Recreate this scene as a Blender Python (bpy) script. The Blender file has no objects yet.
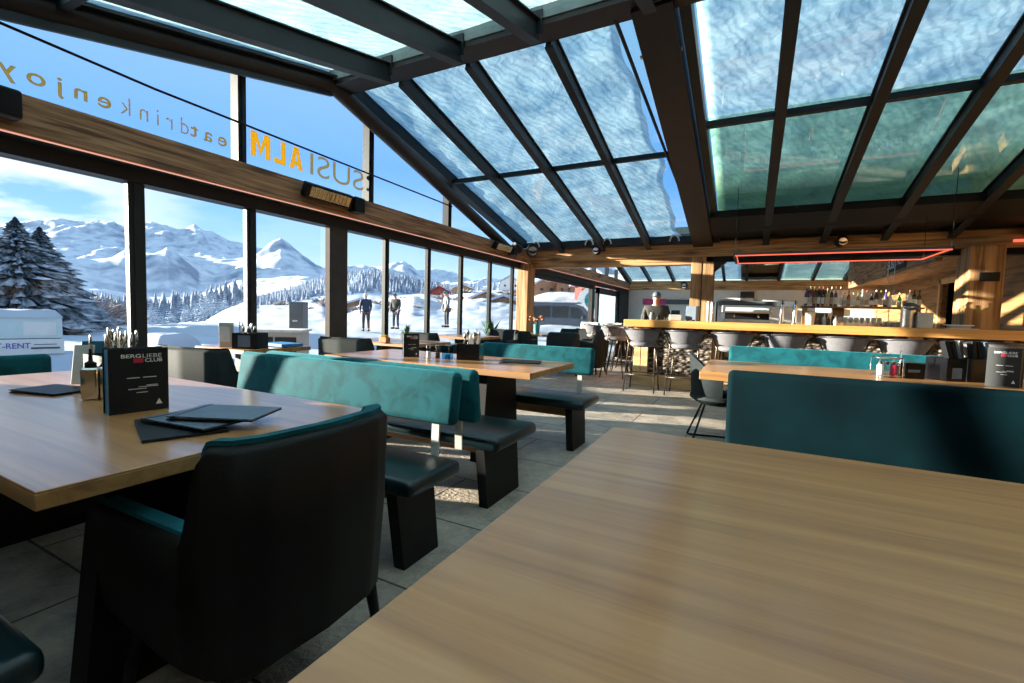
import bpy, bmesh, math, random
from mathutils import Vector, Matrix, noise
R = math.radians
PI = math.pi
COL = bpy.context.scene.collection
SC = bpy.context.scene
rnd = random.Random(7)

# ------------------------------------------------------------------ camera geometry (eye at 0,0,1.16; +Y along the window wall, +Z up)
EYE = Vector((0, 0, 1.16))
FPX = 458.23
RX = Vector((0.8872, -0.0525, 0.4583)); RY = Vector((0.4605, 0.0416, -0.8867)); RZ = Vector((0.0275, 0.9978, 0.0611))


def W(px, py):
    v = Vector(((px - 512) / FPX, -(py - 341.5) / FPX, -1))
    return Vector((RX.dot(v), RY.dot(v), RZ.dot(v)))


def hit(px, py, ax, val):
    d = W(px, py)
    return EYE + d * ((val - EYE[ax]) / d[ax])


# ------------------------------------------------------------------ mesh builder
class MB:
    def __init__(s):
        s.bm = bmesh.new()

    def box(s, c, d, bev=0.0, seg=2, M=None):
        r = bmesh.ops.create_cube(s.bm, size=1)
        vs = r['verts']
        for v in vs:
            v.co = Vector((v.co.x * d[0], v.co.y * d[1], v.co.z * d[2]))
        if bev > 0:
            es = list({e for v in vs for e in v.link_edges})
            rr = bmesh.ops.bevel(s.bm, geom=es, offset=min(bev, min(d) * .49), segments=seg, profile=.5, affect='EDGES')
            vs = list({v for f in rr['faces'] for v in f.verts} | {v for v in vs if v.is_valid})
        T = Matrix.Translation(Vector(c))
        if M is not None:
            T = T @ M.to_4x4()
        for v in vs:
            v.co = T @ v.co
        return s

    def span(s, x0, x1, y0, y1, z0, z1, bev=0.0, seg=2):
        return s.box(((x0 + x1) / 2, (y0 + y1) / 2, (z0 + z1) / 2), (abs(x1 - x0), abs(y1 - y0), abs(z1 - z0)), bev, seg)

    def beam(s, p0, p1, w, h, up=(0, 0, 1), bev=0.0):
        p0 = Vector(p0); p1 = Vector(p1)
        y = (p1 - p0); L = y.length; y.normalize()
        x = y.cross(Vector(up)).normalized(); z = x.cross(y)
        M = Matrix((x, y, z)).transposed()
        return s.box((p0 + p1) / 2, (w, L, h), bev, 2, M)

    def prism(s, pts, ext):
        ext = Vector(ext)
        a = [s.bm.verts.new(Vector(p)) for p in pts]
        b = [s.bm.verts.new(Vector(p) + ext) for p in pts]
        n = len(a)
        s.bm.faces.new(a); s.bm.faces.new(b[::-1])
        for i in range(n):
            s.bm.faces.new((a[i], b[i], b[(i + 1) % n], a[(i + 1) % n]))
        return s

    def tube(s, pts, r, n=8, closed=False, cap=True):
        pts = [Vector(p) for p in pts]
        rings = []
        m = len(pts)
        prev = None
        for i, p in enumerate(pts):
            if closed:
                t = pts[(i + 1) % m] - pts[i - 1]
            else:
                t = pts[min(i + 1, m - 1)] - pts[max(i - 1, 0)]
            t.normalize()
            if prev is None:
                a = Vector((0, 0, 1)) if abs(t.z) < .9 else Vector((1, 0, 0))
            else:
                a = prev
            u = (a - t * a.dot(t)).normalized(); prev = u
            w = t.cross(u)
            rr = r[i] if isinstance(r, (list, tuple)) else r
            rings.append([s.bm.verts.new(p + (u * math.cos(k * 2 * PI / n) + w * math.sin(k * 2 * PI / n)) * rr) for k in range(n)])
        for i in range(m if closed else m - 1):
            A = rings[i]; B = rings[(i + 1) % m]
            for k in range(n):
                s.bm.faces.new((A[k], A[(k + 1) % n], B[(k + 1) % n], B[k]))
        if cap and not closed:
            s.bm.faces.new(rings[0][::-1]); s.bm.faces.new(rings[-1])
        return s

    def lathe(s, prof, n=20, c=(0, 0, 0), M=None):
        c = Vector(c); rings = []
        for (r, z) in prof:
            if r < 1e-5:
                p = Vector((0, 0, z))
                rings.append([s.bm.verts.new(c + (M @ p if M else p))])
            else:
                ring = []
                for k in range(n):
                    p = Vector((r * math.cos(2 * PI * k / n), r * math.sin(2 * PI * k / n), z))
                    ring.append(s.bm.verts.new(c + (M @ p if M else p)))
                rings.append(ring)
        for A, B in zip(rings, rings[1:]):
            if len(A) == 1 and len(B) == 1: continue
            for k in range(n):
                k2 = (k + 1) % n
                if len(A) == 1: s.bm.faces.new((A[0], B[k2], B[k]))
                elif len(B) == 1: s.bm.faces.new((A[k], A[k2], B[0]))
                else: s.bm.faces.new((A[k], A[k2], B[k2], B[k]))
        if len(rings[0]) > 1: s.bm.faces.new(rings[0][::-1])
        if len(rings[-1]) > 1: s.bm.faces.new(rings[-1])
        return s

    def loft(s, rings, cap=True):
        rs = [[s.bm.verts.new(Vector(p)) for p in ring] for ring in rings]
        n = len(rs[0])
        for A, B in zip(rs, rs[1:]):
            for k in range(n):
                s.bm.faces.new((A[k], A[(k + 1) % n], B[(k + 1) % n], B[k]))
        if cap:
            s.bm.faces.new(rs[0][::-1]); s.bm.faces.new(rs[-1])
        return s

    def grid(s, f, nu, nv):
        g = [[s.bm.verts.new(Vector(f(i / nu, j / nv))) for j in range(nv + 1)] for i in range(nu + 1)]
        for i in range(nu):
            for j in range(nv):
                s.bm.faces.new((g[i][j], g[i + 1][j], g[i + 1][j + 1], g[i][j + 1]))
        return s

    def out(s, name, mat, parent=None, smooth=False, world=False, sub=0):
        bmesh.ops.recalc_face_normals(s.bm, faces=s.bm.faces)
        me = bpy.data.meshes.new(name)
        off = Vector((0, 0, 0))
        if parent is None:
            vs = s.bm.verts
            xs = [v.co.x for v in vs]; ys = [v.co.y for v in vs]; zs = [v.co.z for v in vs]
            off = Vector(((min(xs) + max(xs)) / 2, (min(ys) + max(ys)) / 2, min(zs)))
        elif world:
            off = parent.location.copy()
        for v in s.bm.verts:
            v.co -= off
        s.bm.to_mesh(me); s.bm.free()
        me.materials.append(mat)
        if smooth is True:
            for p in me.polygons: p.use_smooth = True
        elif smooth:
            for p in me.polygons: p.use_smooth = True
            me.set_sharp_from_angle(angle=R(smooth))
        o = bpy.data.objects.new(name, me); COL.objects.link(o)
        if parent is None: o.location = off
        else: o.parent = parent
        if sub:
            m = o.modifiers.new('sub', 'SUBSURF'); m.levels = sub; m.render_levels = sub
        return o


def tag(o, label=None, cat=None, group=None, kind=None):
    if label: o['label'] = label
    if cat: o['category'] = cat
    if group: o['group'] = group
    if kind: o['kind'] = kind
    return o


def thing(name, label, cat, loc=(0, 0, 0), rz=0, group=None):
    o = bpy.data.objects.new(name, None); COL.objects.link(o)
    o.location = loc; o.rotation_euler = (0, 0, rz); o.empty_display_size = .1
    return tag(o, label, cat, group)


def struct(mb, name, mat, smooth=False, parent=None):
    o = mb.out(name, mat, parent, smooth)
    if parent is None: o['kind'] = 'structure'
    return o


def copy_tree(o, parent=None, **kw):
    c = o.copy(); COL.objects.link(c)
    if parent is not None: c.parent = parent
    for ch in list(o.children): copy_tree(ch, c)
    return c


def dup(root, loc, rz, label, group=None):
    c = copy_tree(root); c.location = loc; c.rotation_euler = (0, 0, rz); c['label'] = label
    if group: c['group'] = group
    return c


def text(name, body, origin, xd, yd, w, h, mat, parent=None, bold=0.0, depth=.002, track=1.0):
    """lettering: left-bottom corner at origin, running along xd, up along yd"""
    cu = bpy.data.curves.new(name, 'FONT'); cu.body = body; cu.size = 1; cu.offset = bold; cu.extrude = .5; cu.space_character = track
    t = bpy.data.objects.new(name, cu); COL.objects.link(t)
    dg = bpy.context.evaluated_depsgraph_get(); dg.update()
    me = bpy.data.meshes.new_from_object(t.evaluated_get(dg))
    bpy.data.objects.remove(t); bpy.data.curves.remove(cu)
    xs = [v.co.x for v in me.vertices]; ys = [v.co.y for v in me.vertices]
    x0, x1, y0, y1 = min(xs), max(xs), min(ys), max(ys)
    xd = Vector(xd).normalized(); yd = Vector(yd).normalized(); n = xd.cross(yd)
    o0 = Vector(origin); base = parent.matrix_basis.inverted() if parent else Matrix()
    for v in me.vertices:
        p = o0 + xd * ((v.co.x - x0) / (x1 - x0) * w) + yd * ((v.co.y - y0) / (y1 - y0) * h) + n * (v.co.z * depth + depth * .5)
        v.co = base @ p
    me.materials.clear(); me.materials.append(mat)
    o = bpy.data.objects.new(name, me); COL.objects.link(o)
    if parent: o.parent = parent
    return o


# ------------------------------------------------------------------ materials
def newmat(name):
    m = bpy.data.materials.new(name); m.use_nodes = True
    nt = m.node_tree
    for n in list(nt.nodes): nt.nodes.remove(n)
    out = nt.nodes.new('ShaderNodeOutputMaterial')
    return m, nt, out


def N(nt, t, **kw):
    n = nt.nodes.new(t)
    for k, v in kw.items():
        if k in n.inputs: n.inputs[k].default_value = v
        else: setattr(n, k, v)
    return n


def ramp(nt, fac, stops):
    r = nt.nodes.new('ShaderNodeValToRGB')
    el = r.color_ramp.elements
    while len(el) > 1: el.remove(el[-1])
    el[0].position = stops[0][0]; el[0].color = (*stops[0][1], 1)
    for p, c in stops[1:]:
        e = el.new(p); e.color = (*c, 1)
    nt.links.new(fac, r.inputs['Fac'])
    return r.outputs['Color']


def pbr(name, c1, c2=None, rough=.5, metal=0, scale=(8, 8, 8), detail=4, bump=0, bscale=None, spec=.5, sheen=0, coat=0, coords='Object', mid=(.35, .65), roughv=0, sheentint=None, dist=0.0):
    m, nt, out = newmat(name)
    b = N(nt, 'ShaderNodeBsdfPrincipled')
    b.inputs['Roughness'].default_value = rough; b.inputs['Metallic'].default_value = metal
    b.inputs['Specular IOR Level'].default_value = spec
    b.inputs['Sheen Weight'].default_value = sheen
    if sheentint: b.inputs['Sheen Tint'].default_value = (*sheentint, 1)
    b.inputs['Sheen Roughness'].default_value = .4
    b.inputs['Coat Weight'].default_value = coat; b.inputs['Coat Roughness'].default_value = .12
    tc = N(nt, 'ShaderNodeTexCoord'); mp = N(nt, 'ShaderNodeMapping'); mp.inputs['Scale'].default_value = scale
    nt.links.new(tc.outputs[coords], mp.inputs['Vector'])
    no = N(nt, 'ShaderNodeTexNoise'); no.inputs['Scale'].default_value = 1; no.inputs['Detail'].default_value = detail
    no.inputs['Distortion'].default_value = dist
    nt.links.new(mp.outputs['Vector'], no.inputs['Vector'])
    if c2 is None: c2 = tuple(x * .8 for x in c1)
    col = ramp(nt, no.outputs['Fac'], [(mid[0], c2), (mid[1], c1)])
    nt.links.new(col, b.inputs['Base Color'])
    if roughv:
        mr = N(nt, 'ShaderNodeMapRange'); mr.inputs['To Min'].default_value = rough - roughv; mr.inputs['To Max'].default_value = rough + roughv
        nt.links.new(no.outputs['Fac'], mr.inputs['Value']); nt.links.new(mr.outputs['Result'], b.inputs['Roughness'])
    if bump:
        bp = N(nt, 'ShaderNodeBump'); bp.inputs['Strength'].default_value = bump; bp.inputs['Distance'].default_value = .01
        src = no.outputs['Fac']
        if bscale:
            n2 = N(nt, 'ShaderNodeTexNoise'); n2.inputs['Scale'].default_value = bscale; n2.inputs['Detail'].default_value = 3
            nt.links.new(tc.outputs[coords], n2.inputs['Vector']); src = n2.outputs['Fac']
        nt.links.new(src, bp.inputs['Height']); nt.links.new(bp.outputs['Normal'], b.inputs['Normal'])
    nt.links.new(b.outputs['BSDF'], out.inputs['Surface'])
    return m


def wood(name, c_dark, c_mid, c_light, axis='X', rough=.5, knots=0.0, bump=.15, fine=1.0, coat=0, plank=0.0, spec=.5):
    """grain stretched along axis, with growth streaks and optional knots and plank joints"""
    m, nt, out = newmat(name)
    b = N(nt, 'ShaderNodeBsdfPrincipled'); b.inputs['Roughness'].default_value = rough
    b.inputs['Coat Weight'].default_value = coat; b.inputs['Coat Roughness'].default_value = .2
    b.inputs['Specular IOR Level'].default_value = spec
    tc = N(nt, 'ShaderNodeTexCoord'); mp = N(nt, 'ShaderNodeMapping')
    s = {'X': (.6, 14, 14), 'Y': (14, .6, 14), 'Z': (14, 14, .6)}[axis]
    mp.inputs['Scale'].default_value = tuple(v * fine for v in s)
    nt.links.new(tc.outputs['Object'], mp.inputs['Vector'])
    n1 = N(nt, 'ShaderNodeTexNoise'); n1.inputs['Scale'].default_value = 1.0; n1.inputs['Detail'].default_value = 8; n1.inputs['Roughness'].default_value = .62; n1.inputs['Distortion'].default_value = .6
    nt.links.new(mp.outputs['Vector'], n1.inputs['Vector'])
    col = ramp(nt, n1.outputs['Fac'], [(.3, c_dark), (.5, c_mid), (.7, c_light)] if knots < .6 else [(.37, c_dark), (.5, c_mid), (.61, c_light)])
    if knots:
        m2 = N(nt, 'ShaderNodeMapping'); k = {'X': (1.4, 5, 5), 'Y': (5, 1.4, 5), 'Z': (5, 5, 1.4)}[axis]; m2.inputs['Scale'].default_value = k
        nt.links.new(tc.outputs['Object'], m2.inputs['Vector'])
        vo = N(nt, 'ShaderNodeTexVoronoi'); vo.inputs['Scale'].default_value = 1.0
        nt.links.new(m2.outputs['Vector'], vo.inputs['Vector'])
        kr = ramp(nt, vo.outputs['Distance'], [(.12, (knots, knots, knots)), (.34, (0, 0, 0))])
        mx = N(nt, 'ShaderNodeMix', data_type='RGBA'); nt.links.new(kr, mx.inputs[0]); nt.links.new(col, mx.inputs[6])
        mx.inputs[7].default_value = (*[v * .5 for v in c_dark], 1); col = mx.outputs[2]
    if plank:
        sp = N(nt, 'ShaderNodeSeparateXYZ'); nt.links.new(tc.outputs['Object'], sp.inputs[0])
        ax = 'Z' if axis in 'XY' else 'Y'
        ml = N(nt, 'ShaderNodeMath', operation='MULTIPLY'); ml.inputs[1].default_value = 1 / plank; nt.links.new(sp.outputs[ax], ml.inputs[0])
        fr = N(nt, 'ShaderNodeMath', operation='FRACT'); nt.links.new(ml.outputs[0], fr.inputs[0])
        g = ramp(nt, fr.outputs[0], [(0, (.15, .15, .15)), (.05, (1, 1, 1)), (1, (1, 1, 1))])
        mu = N(nt, 'ShaderNodeMix', data_type='RGBA', blend_type='MULTIPLY'); mu.inputs[0].default_value = 1
        nt.links.new(col, mu.inputs[6]); nt.links.new(g, mu.inputs[7]); col = mu.outputs[2]
    nt.links.new(col, b.inputs['Base Color'])
    if bump:
        bp = N(nt, 'ShaderNodeBump'); bp.inputs['Strength'].default_value = bump; bp.inputs['Distance'].default_value = .01
        nt.links.new(n1.outputs['Fac'], bp.inputs['Height']); nt.links.new(bp.outputs['Normal'], b.inputs['Normal'])
    nt.links.new(b.outputs['BSDF'], out.inputs['Surface'])
    return m


def glassmat(name, tint=(.93, .97, .98), ior=1.5, rough=0.0):
    m, nt, out = newmat(name)
    t = N(nt, 'ShaderNodeBsdfTransparent'); t.inputs[0].default_value = (*tint, 1)
    g = N(nt, 'ShaderNodeBsdfGlossy'); g.inputs['Roughness'].default_value = rough
    lw = N(nt, 'ShaderNodeLayerWeight'); lw.inputs['Blend'].default_value = .5
    pw = N(nt, 'ShaderNodeMath', operation='POWER'); pw.inputs[1].default_value = 5.0; nt.links.new(lw.outputs['Facing'], pw.inputs[0])
    f = N(nt, 'ShaderNodeMath', operation='MULTIPLY_ADD'); f0 = ((ior - 1) / (ior + 1)) ** 2
    f.inputs[1].default_value = (1 - f0) * .9; f.inputs[2].default_value = f0; nt.links.new(pw.outputs[0], f.inputs[0])
    mx = N(nt, 'ShaderNodeMixShader')
    nt.links.new(f.outputs[0], mx.inputs[0]); nt.links.new(t.outputs[0], mx.inputs[1]); nt.links.new(g.outputs[0], mx.inputs[2])
    nt.links.new(mx.outputs[0], out.inputs['Surface'])
    return m


def emis(name, c, s):
    m, nt, out = newmat(name)
    e = N(nt, 'ShaderNodeEmission'); e.inputs[0].default_value = (*c, 1); e.inputs[1].default_value = s
    nt.links.new(e.outputs[0], out.inputs['Surface'])
    return m


def vinyl(name, c, k=.6):
    m, nt, out = newmat(name)
    d = N(nt, 'ShaderNodeBsdfDiffuse'); d.inputs[0].default_value = (*c, 1)
    t = N(nt, 'ShaderNodeBsdfTranslucent'); t.inputs[0].default_value = (*c, 1)
    mx = N(nt, 'ShaderNodeMixShader'); mx.inputs[0].default_value = k
    nt.links.new(d.outputs[0], mx.inputs[1]); nt.links.new(t.outputs[0], mx.inputs[2]); nt.links.new(mx.outputs[0], out.inputs['Surface'])
    return m


def snowroof(name, light, deep, dens, deeper=False):
    """drifted snow lying on glass: lets daylight through, thickness varies"""
    m, nt, out = newmat(name)
    tc = N(nt, 'ShaderNodeTexCoord')
    mp = N(nt, 'ShaderNodeMapping'); mp.inputs['Scale'].default_value = (1.0, 1.5, 1)
    nt.links.new(tc.outputs['Object'], mp.inputs['Vector'])
    n1 = N(nt, 'ShaderNodeTexNoise'); n1.inputs['Scale'].default_value = 1.1; n1.inputs['Detail'].default_value = 5; n1.inputs['Distortion'].default_value = 1.6
    nt.links.new(mp.outputs[0], n1.inputs['Vector'])
    wv = N(nt, 'ShaderNodeTexNoise'); wv.inputs['Scale'].default_value = 4.5; wv.inputs['Detail'].default_value = 5; wv.inputs['Distortion'].default_value = 2.2
    nt.links.new(mp.outputs[0], wv.inputs['Vector'])
    c1 = ramp(nt, n1.outputs['Fac'], [(.3, deep), (.5, tuple((a + b) / 2 for a, b in zip(light, deep))), (.68, light)])
    c2 = ramp(nt, wv.outputs['Fac'], [(.3, (.84, .88, .90)), (.65, (1, 1, 1))])
    mw_ = N(nt, 'ShaderNodeMapping'); mw_.inputs['Rotation'].default_value = (0, 0, .5); nt.links.new(tc.outputs['Object'], mw_.inputs['Vector'])
    wa = N(nt, 'ShaderNodeTexWave'); wa.inputs['Scale'].default_value = 3.2; wa.inputs['Distortion'].default_value = 9; wa.inputs['Detail'].default_value = 5; wa.inputs['Detail Scale'].default_value = 1.4
    nt.links.new(mw_.outputs[0], wa.inputs['Vector'])
    c3 = ramp(nt, wa.outputs['Fac'], [(.1, (.74, .80, .84)), (.6, (1, 1, 1))])
    m0 = N(nt, 'ShaderNodeMix', data_type='RGBA', blend_type='MULTIPLY'); m0.inputs[0].default_value = 1
    nt.links.new(c2, m0.inputs[6]); nt.links.new(c3, m0.inputs[7]); c2 = m0.outputs[2]
    mu = N(nt, 'ShaderNodeMix', data_type='RGBA', blend_type='MULTIPLY'); mu.inputs[0].default_value = 1
    nt.links.new(c1, mu.inputs[6]); nt.links.new(c2, mu.inputs[7])
    bp = N(nt, 'ShaderNodeBump'); bp.inputs['Strength'].default_value = .12; bp.inputs['Distance'].default_value = .03
    nt.links.new(wv.outputs['Fac'], bp.inputs['Height'])
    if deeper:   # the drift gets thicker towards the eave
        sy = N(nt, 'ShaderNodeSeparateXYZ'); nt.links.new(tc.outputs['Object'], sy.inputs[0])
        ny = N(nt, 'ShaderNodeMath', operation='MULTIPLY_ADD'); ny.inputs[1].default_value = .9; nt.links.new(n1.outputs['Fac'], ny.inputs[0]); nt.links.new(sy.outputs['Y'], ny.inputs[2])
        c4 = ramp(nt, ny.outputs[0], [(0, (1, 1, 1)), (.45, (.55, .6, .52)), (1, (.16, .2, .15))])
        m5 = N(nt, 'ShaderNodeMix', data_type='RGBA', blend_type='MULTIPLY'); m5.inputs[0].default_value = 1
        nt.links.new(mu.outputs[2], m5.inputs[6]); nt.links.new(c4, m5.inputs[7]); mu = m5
    tr = N(nt, 'ShaderNodeBsdfTranslucent'); nt.links.new(mu.outputs[2], tr.inputs[0]); nt.links.new(bp.outputs[0], tr.inputs['Normal'])
    df = N(nt, 'ShaderNodeBsdfDiffuse'); df.inputs[0].default_value = (.8, .84, .88, 1); nt.links.new(bp.outputs[0], df.inputs['Normal'])
    m1 = N(nt, 'ShaderNodeMixShader'); m1.inputs[0].default_value = dens
    nt.links.new(tr.outputs[0], m1.inputs[1]); nt.links.new(df.outputs[0], m1.inputs[2])
    tp = N(nt, 'ShaderNodeBsdfTransparent')
    m2 = N(nt, 'ShaderNodeMixShader')
    fr = ramp(nt, n1.outputs['Fac'], [(.25, (.16, .16, .16)), (.42, (.02, .02, .02)), (.8, (0, 0, 0))])
    nt.links.new(fr, m2.inputs[0]); nt.links.new(m1.outputs[0], m2.inputs[1]); nt.links.new(tp.outputs[0], m2.inputs[2])
    nt.links.new(m2.outputs[0], out.inputs['Surface'])
    return m


def snowy(name, under, snow=(.86, .9, .95), lo=.1, hi=.45, nscale=3.0, namp=.5, rough=.8):
    """surface with snow lying on what faces up (world normal), rest bare"""
    m, nt, out = newmat(name)
    b = N(nt, 'ShaderNodeBsdfPrincipled'); b.inputs['Roughness'].default_value = rough; b.inputs['Specular IOR Level'].default_value = .2
    g = N(nt, 'ShaderNodeNewGeometry'); sp = N(nt, 'ShaderNodeSeparateXYZ'); nt.links.new(g.outputs['Normal'], sp.inputs[0])
    no = N(nt, 'ShaderNodeTexNoise'); no.inputs['Scale'].default_value = nscale; no.inputs['Detail'].default_value = 6
    nt.links.new(g.outputs['Position'], no.inputs['Vector'])
    mr = N(nt, 'ShaderNodeMapRange'); mr.inputs['From Min'].default_value = 0; mr.inputs['From Max'].default_value = 1; mr.inputs['To Min'].default_value = -namp; mr.inputs['To Max'].default_value = namp
    nt.links.new(no.outputs['Fac'], mr.inputs['Value'])
    ad = N(nt, 'ShaderNodeMath', operation='ADD'); nt.links.new(sp.outputs['Z'], ad.inputs[0]); nt.links.new(mr.outputs['Result'], ad.inputs[1])
    col = ramp(nt, ad.outputs[0], [(lo, under), (hi, snow)])
    nt.links.new(col, b.inputs['Base Color']); nt.links.new(b.outputs[0], out.inputs['Surface'])
    return m


M = {}
M['oak'] = wood('oak', (.33, .13, .038), (.45, .195, .060), (.55, .26, .088), 'X', .42, 0, .05, 1.3, coat=.75, spec=.5)
M['oak_edge'] = wood('oak_edge', (.22, .10, .035), (.36, .18, .06), (.45, .24, .09), 'X', .5, .2, .1, 1.0)
M['bar_oak'] = wood('bar_oak', (.50, .21, .05), (.68, .31, .08), (.76, .39, .12), 'X', .5, .25, .1, .7)
M['timber_x'] = wood('timber_x', (.20, .10, .04), (.44, .24, .095), (.58, .35, .15), 'X', .7, .8, .7, 1.5)
M['timber_y'] = wood('timber_y', (.10, .05, .025), (.28, .15, .075), (.42, .25, .13), 'Y', .7, .8, .7, 1.9)
M['timber_z'] = wood('timber_z', (.18, .09, .035), (.38, .21, .09), (.5, .3, .14), 'Z', .7, .8, .5, .9)
M['timber_wall'] = wood('timber_wall', (.16, .075, .025), (.32, .17, .06), (.42, .24, .09), 'Y', .6, .6, .4, .9, plank=.16)
M['plinth'] = wood('plinth', (.50, .30, .13), (.66, .42, .2), (.75, .5, .26), 'X', .6, .5, .3, .5)
M['steel'] = pbr('steel', (.012, .018, .024), (.009, .013, .018), .5, 0, (3, 3, 3), spec=.3)
M['steel_brown'] = pbr('steel_brown', (.020, .015, .015), (.015, .011, .011), .5, spec=.3)
M['alu'] = pbr('alu', (.07, .066, .065), (.06, .056, .055), .75, .0, spec=.1)
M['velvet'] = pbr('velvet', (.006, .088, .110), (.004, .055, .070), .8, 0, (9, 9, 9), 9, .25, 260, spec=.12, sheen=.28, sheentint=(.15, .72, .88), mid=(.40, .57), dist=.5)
M['velvet_shaded'] = pbr('velvet_shaded', (.0015, .013, .018), (.001, .007, .010), .85, 0, (2.5, 2.5, 2.5), spec=.06)  # bench velvet darkened in its colour to paint in the shade on one backrest
M['seatfab'] = pbr('seatfab', (.004, .018, .022), (.003, .012, .016), .30, 0, (6, 6, 6), bump=.05, bscale=200, spec=.45)
M['black'] = pbr('black', (.005, .005, .0055), (.003, .003, .0035), .55, 0, (5, 5, 5), spec=.25)
M['blackgloss'] = pbr('blackgloss', (.004, .004, .005), None, .22, 0, spec=.5)
M['leather'] = pbr('leather', (.005, .0045, .004), (.003, .003, .003), .5, 0, (5, 5, 5), bump=.1, bscale=120, spec=.22)
M['chairgrey'] = pbr('chairgrey', (.016, .022, .024), (.012, .017, .019), .7, 0, (20, 20, 20), spec=.2)
M['stoolfab'] = pbr('stoolfab', (.13, .125, .14), (.11, .105, .12), .75, 0, (30, 30, 30), bump=.2, bscale=250, sheen=.2)
M['stoolrim'] = pbr('stoolrim', (.05, .05, .06), None, .4, .4)
M['bronze'] = pbr('bronze', (.12, .09, .07), None, .35, .9)
M['chrome'] = pbr('chrome', (.72, .70, .68), (.6, .58, .56), .16, 1.0, (4, 4, 4))
M['brushed'] = pbr('brushed', (.55, .54, .53), (.42, .41, .4), .33, 1.0, (3, 3, 60))
M['bracket'] = pbr('bracket', (.62, .62, .58), None, .4, .3)
M['white'] = pbr('white', (.8, .8, .78), (.75, .75, .73), .6)
M['offwhite'] = pbr('offwhite', (.62, .60, .58), None, .7)
M['textwhite'] = pbr('textwhite', (.82, .82, .84), None, .6)
M['red'] = pbr('red', (.55, .02, .06), None, .6)
M['blue'] = pbr('blue', (.02, .22, .5), None, .5)
M['tealcard'] = pbr('tealcard', (.01, .13, .22), None, .5)
M['menugrey'] = pbr('menugrey', (.10, .14, .19), (.08, .11, .15), .5)
M['menublack'] = pbr('menublack', (.008, .010, .013), None, .5, spec=.3)
M['gold'] = vinyl('gold', (.52, .37, .05))
M['goldgrey'] = vinyl('goldgrey', (.30, .27, .15))
M['goldline'] = vinyl('goldline', (.30, .28, .20))
M['heatgold'] = pbr('heatgold', (.65, .5, .26), (.4, .3, .15), .25, .8, (60, 60, 60))
M['lens'] = pbr('lens', (.7, .7, .72), None, .15, .6)
M['green'] = pbr('green', (.05, .16, .04), (.03, .10, .03), .6, 0, (30, 30, 30))
M['flower'] = pbr('flower', (.62, .20, .06), (.5, .10, .08), .7, 0, (30, 30, 30))
M['skin'] = pbr('skin', (.58, .36, .26), (.52, .31, .22), .5)
M['hair'] = pbr('hair', (.05, .03, .02), None, .6)
M['jacket'] = pbr('jacket', (.055, .055, .05), (.035, .035, .033), .8, 0, (20, 20, 20), bump=.3)
M['pink'] = pbr('pink', (.75, .08, .25), None, .6)
M['teal_plastic'] = pbr('teal_plastic', (.02, .24, .30), None, .4)
M['trousers'] = pbr('trousers', (.03, .04, .06), None, .8)
M['fleece'] = pbr('fleece', (.74, .71, .66), (.55, .52, .48), .9, 0, (30, 30, 30), bump=1.0, bscale=60)
M['glass'] = glassmat('glass', ior=1.15)
M['roofglass'] = glassmat('roofglass', (.80, .93, .96))
M['roofglass_g'] = glassmat('roofglass_green', (.66, .82, .78), 2.1)
M['frost'] = pbr('frost', (.55, .66, .72), (.48, .6, .68), .4)
M['drinkglass'] = glassmat('drinkglass', (.86, .9, .92), 1.7)
M['blueglass'] = glassmat('blueglass', (.35, .72, .85), 1.6)
M['led'] = emis('led', (1.0, .14, .07), 1.0)
M['led_soft'] = emis('led_soft', (1.0, .50, .38), .55)
M['lampwhite'] = emis('lampwhite', (1, .98, .95), 2.5)
M['snow_near'] = snowroof('snow_near', (.95, .95, .90), (.60, .72, .76), .05)
M['snow_far'] = snowroof('snow_left', (.78, .80, .80), (.36, .50, .60), .05)
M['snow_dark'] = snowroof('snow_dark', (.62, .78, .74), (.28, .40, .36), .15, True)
M['paint_cyan'] = pbr('paint_cyan', (.60, .72, .74), (.56, .68, .70), .5)
M['vanblue'] = pbr('vanblue', (.05, .07, .11), None, .6, spec=.2)
M['vanglass'] = pbr('vanglass', (.008, .01, .015), None, .3, spec=.3)
M['greymetal'] = pbr('greymetal', (.09, .105, .12), None, .45)
M['tan'] = pbr('tan', (.42, .37, .31), (.38, .33, .28), .6)
M['redroof'] = pbr('redroof', (.35, .06, .05), None, .7)
M['chalet'] = pbr('chalet', (.34, .18, .10), (.26, .13, .07), .7)
M['barkb'] = pbr('bark', (.10, .07, .05), None, .9)
M['spruce'] = snowy('spruce', (.035, .055, .07), (.60, .66, .75), .22, .90, 4.5, .7)
M['frosted'] = snowy('frosted', (.19, .24, .32), (.58, .65, .75), .10, .60, 1.2, .55)
M['twig'] = snowy('twig', (.24, .19, .18), (.68, .70, .76), .45, .9, 4, .4)
M['snow'] = pbr('snow', (.58, .62, .68), (.44, .50, .59), .9, 0, (.22, .22, .5), 8, .8, .9, spec=.1)
M['hill'] = snowy('hill', (.14, .20, .29), (.66, .74, .86), .55, 1.02, .05, .6)
M['mountain'] = snowy('mountain', (.26, .32, .42), (.78, .83, .90), .66, .97, .045, .36)


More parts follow.
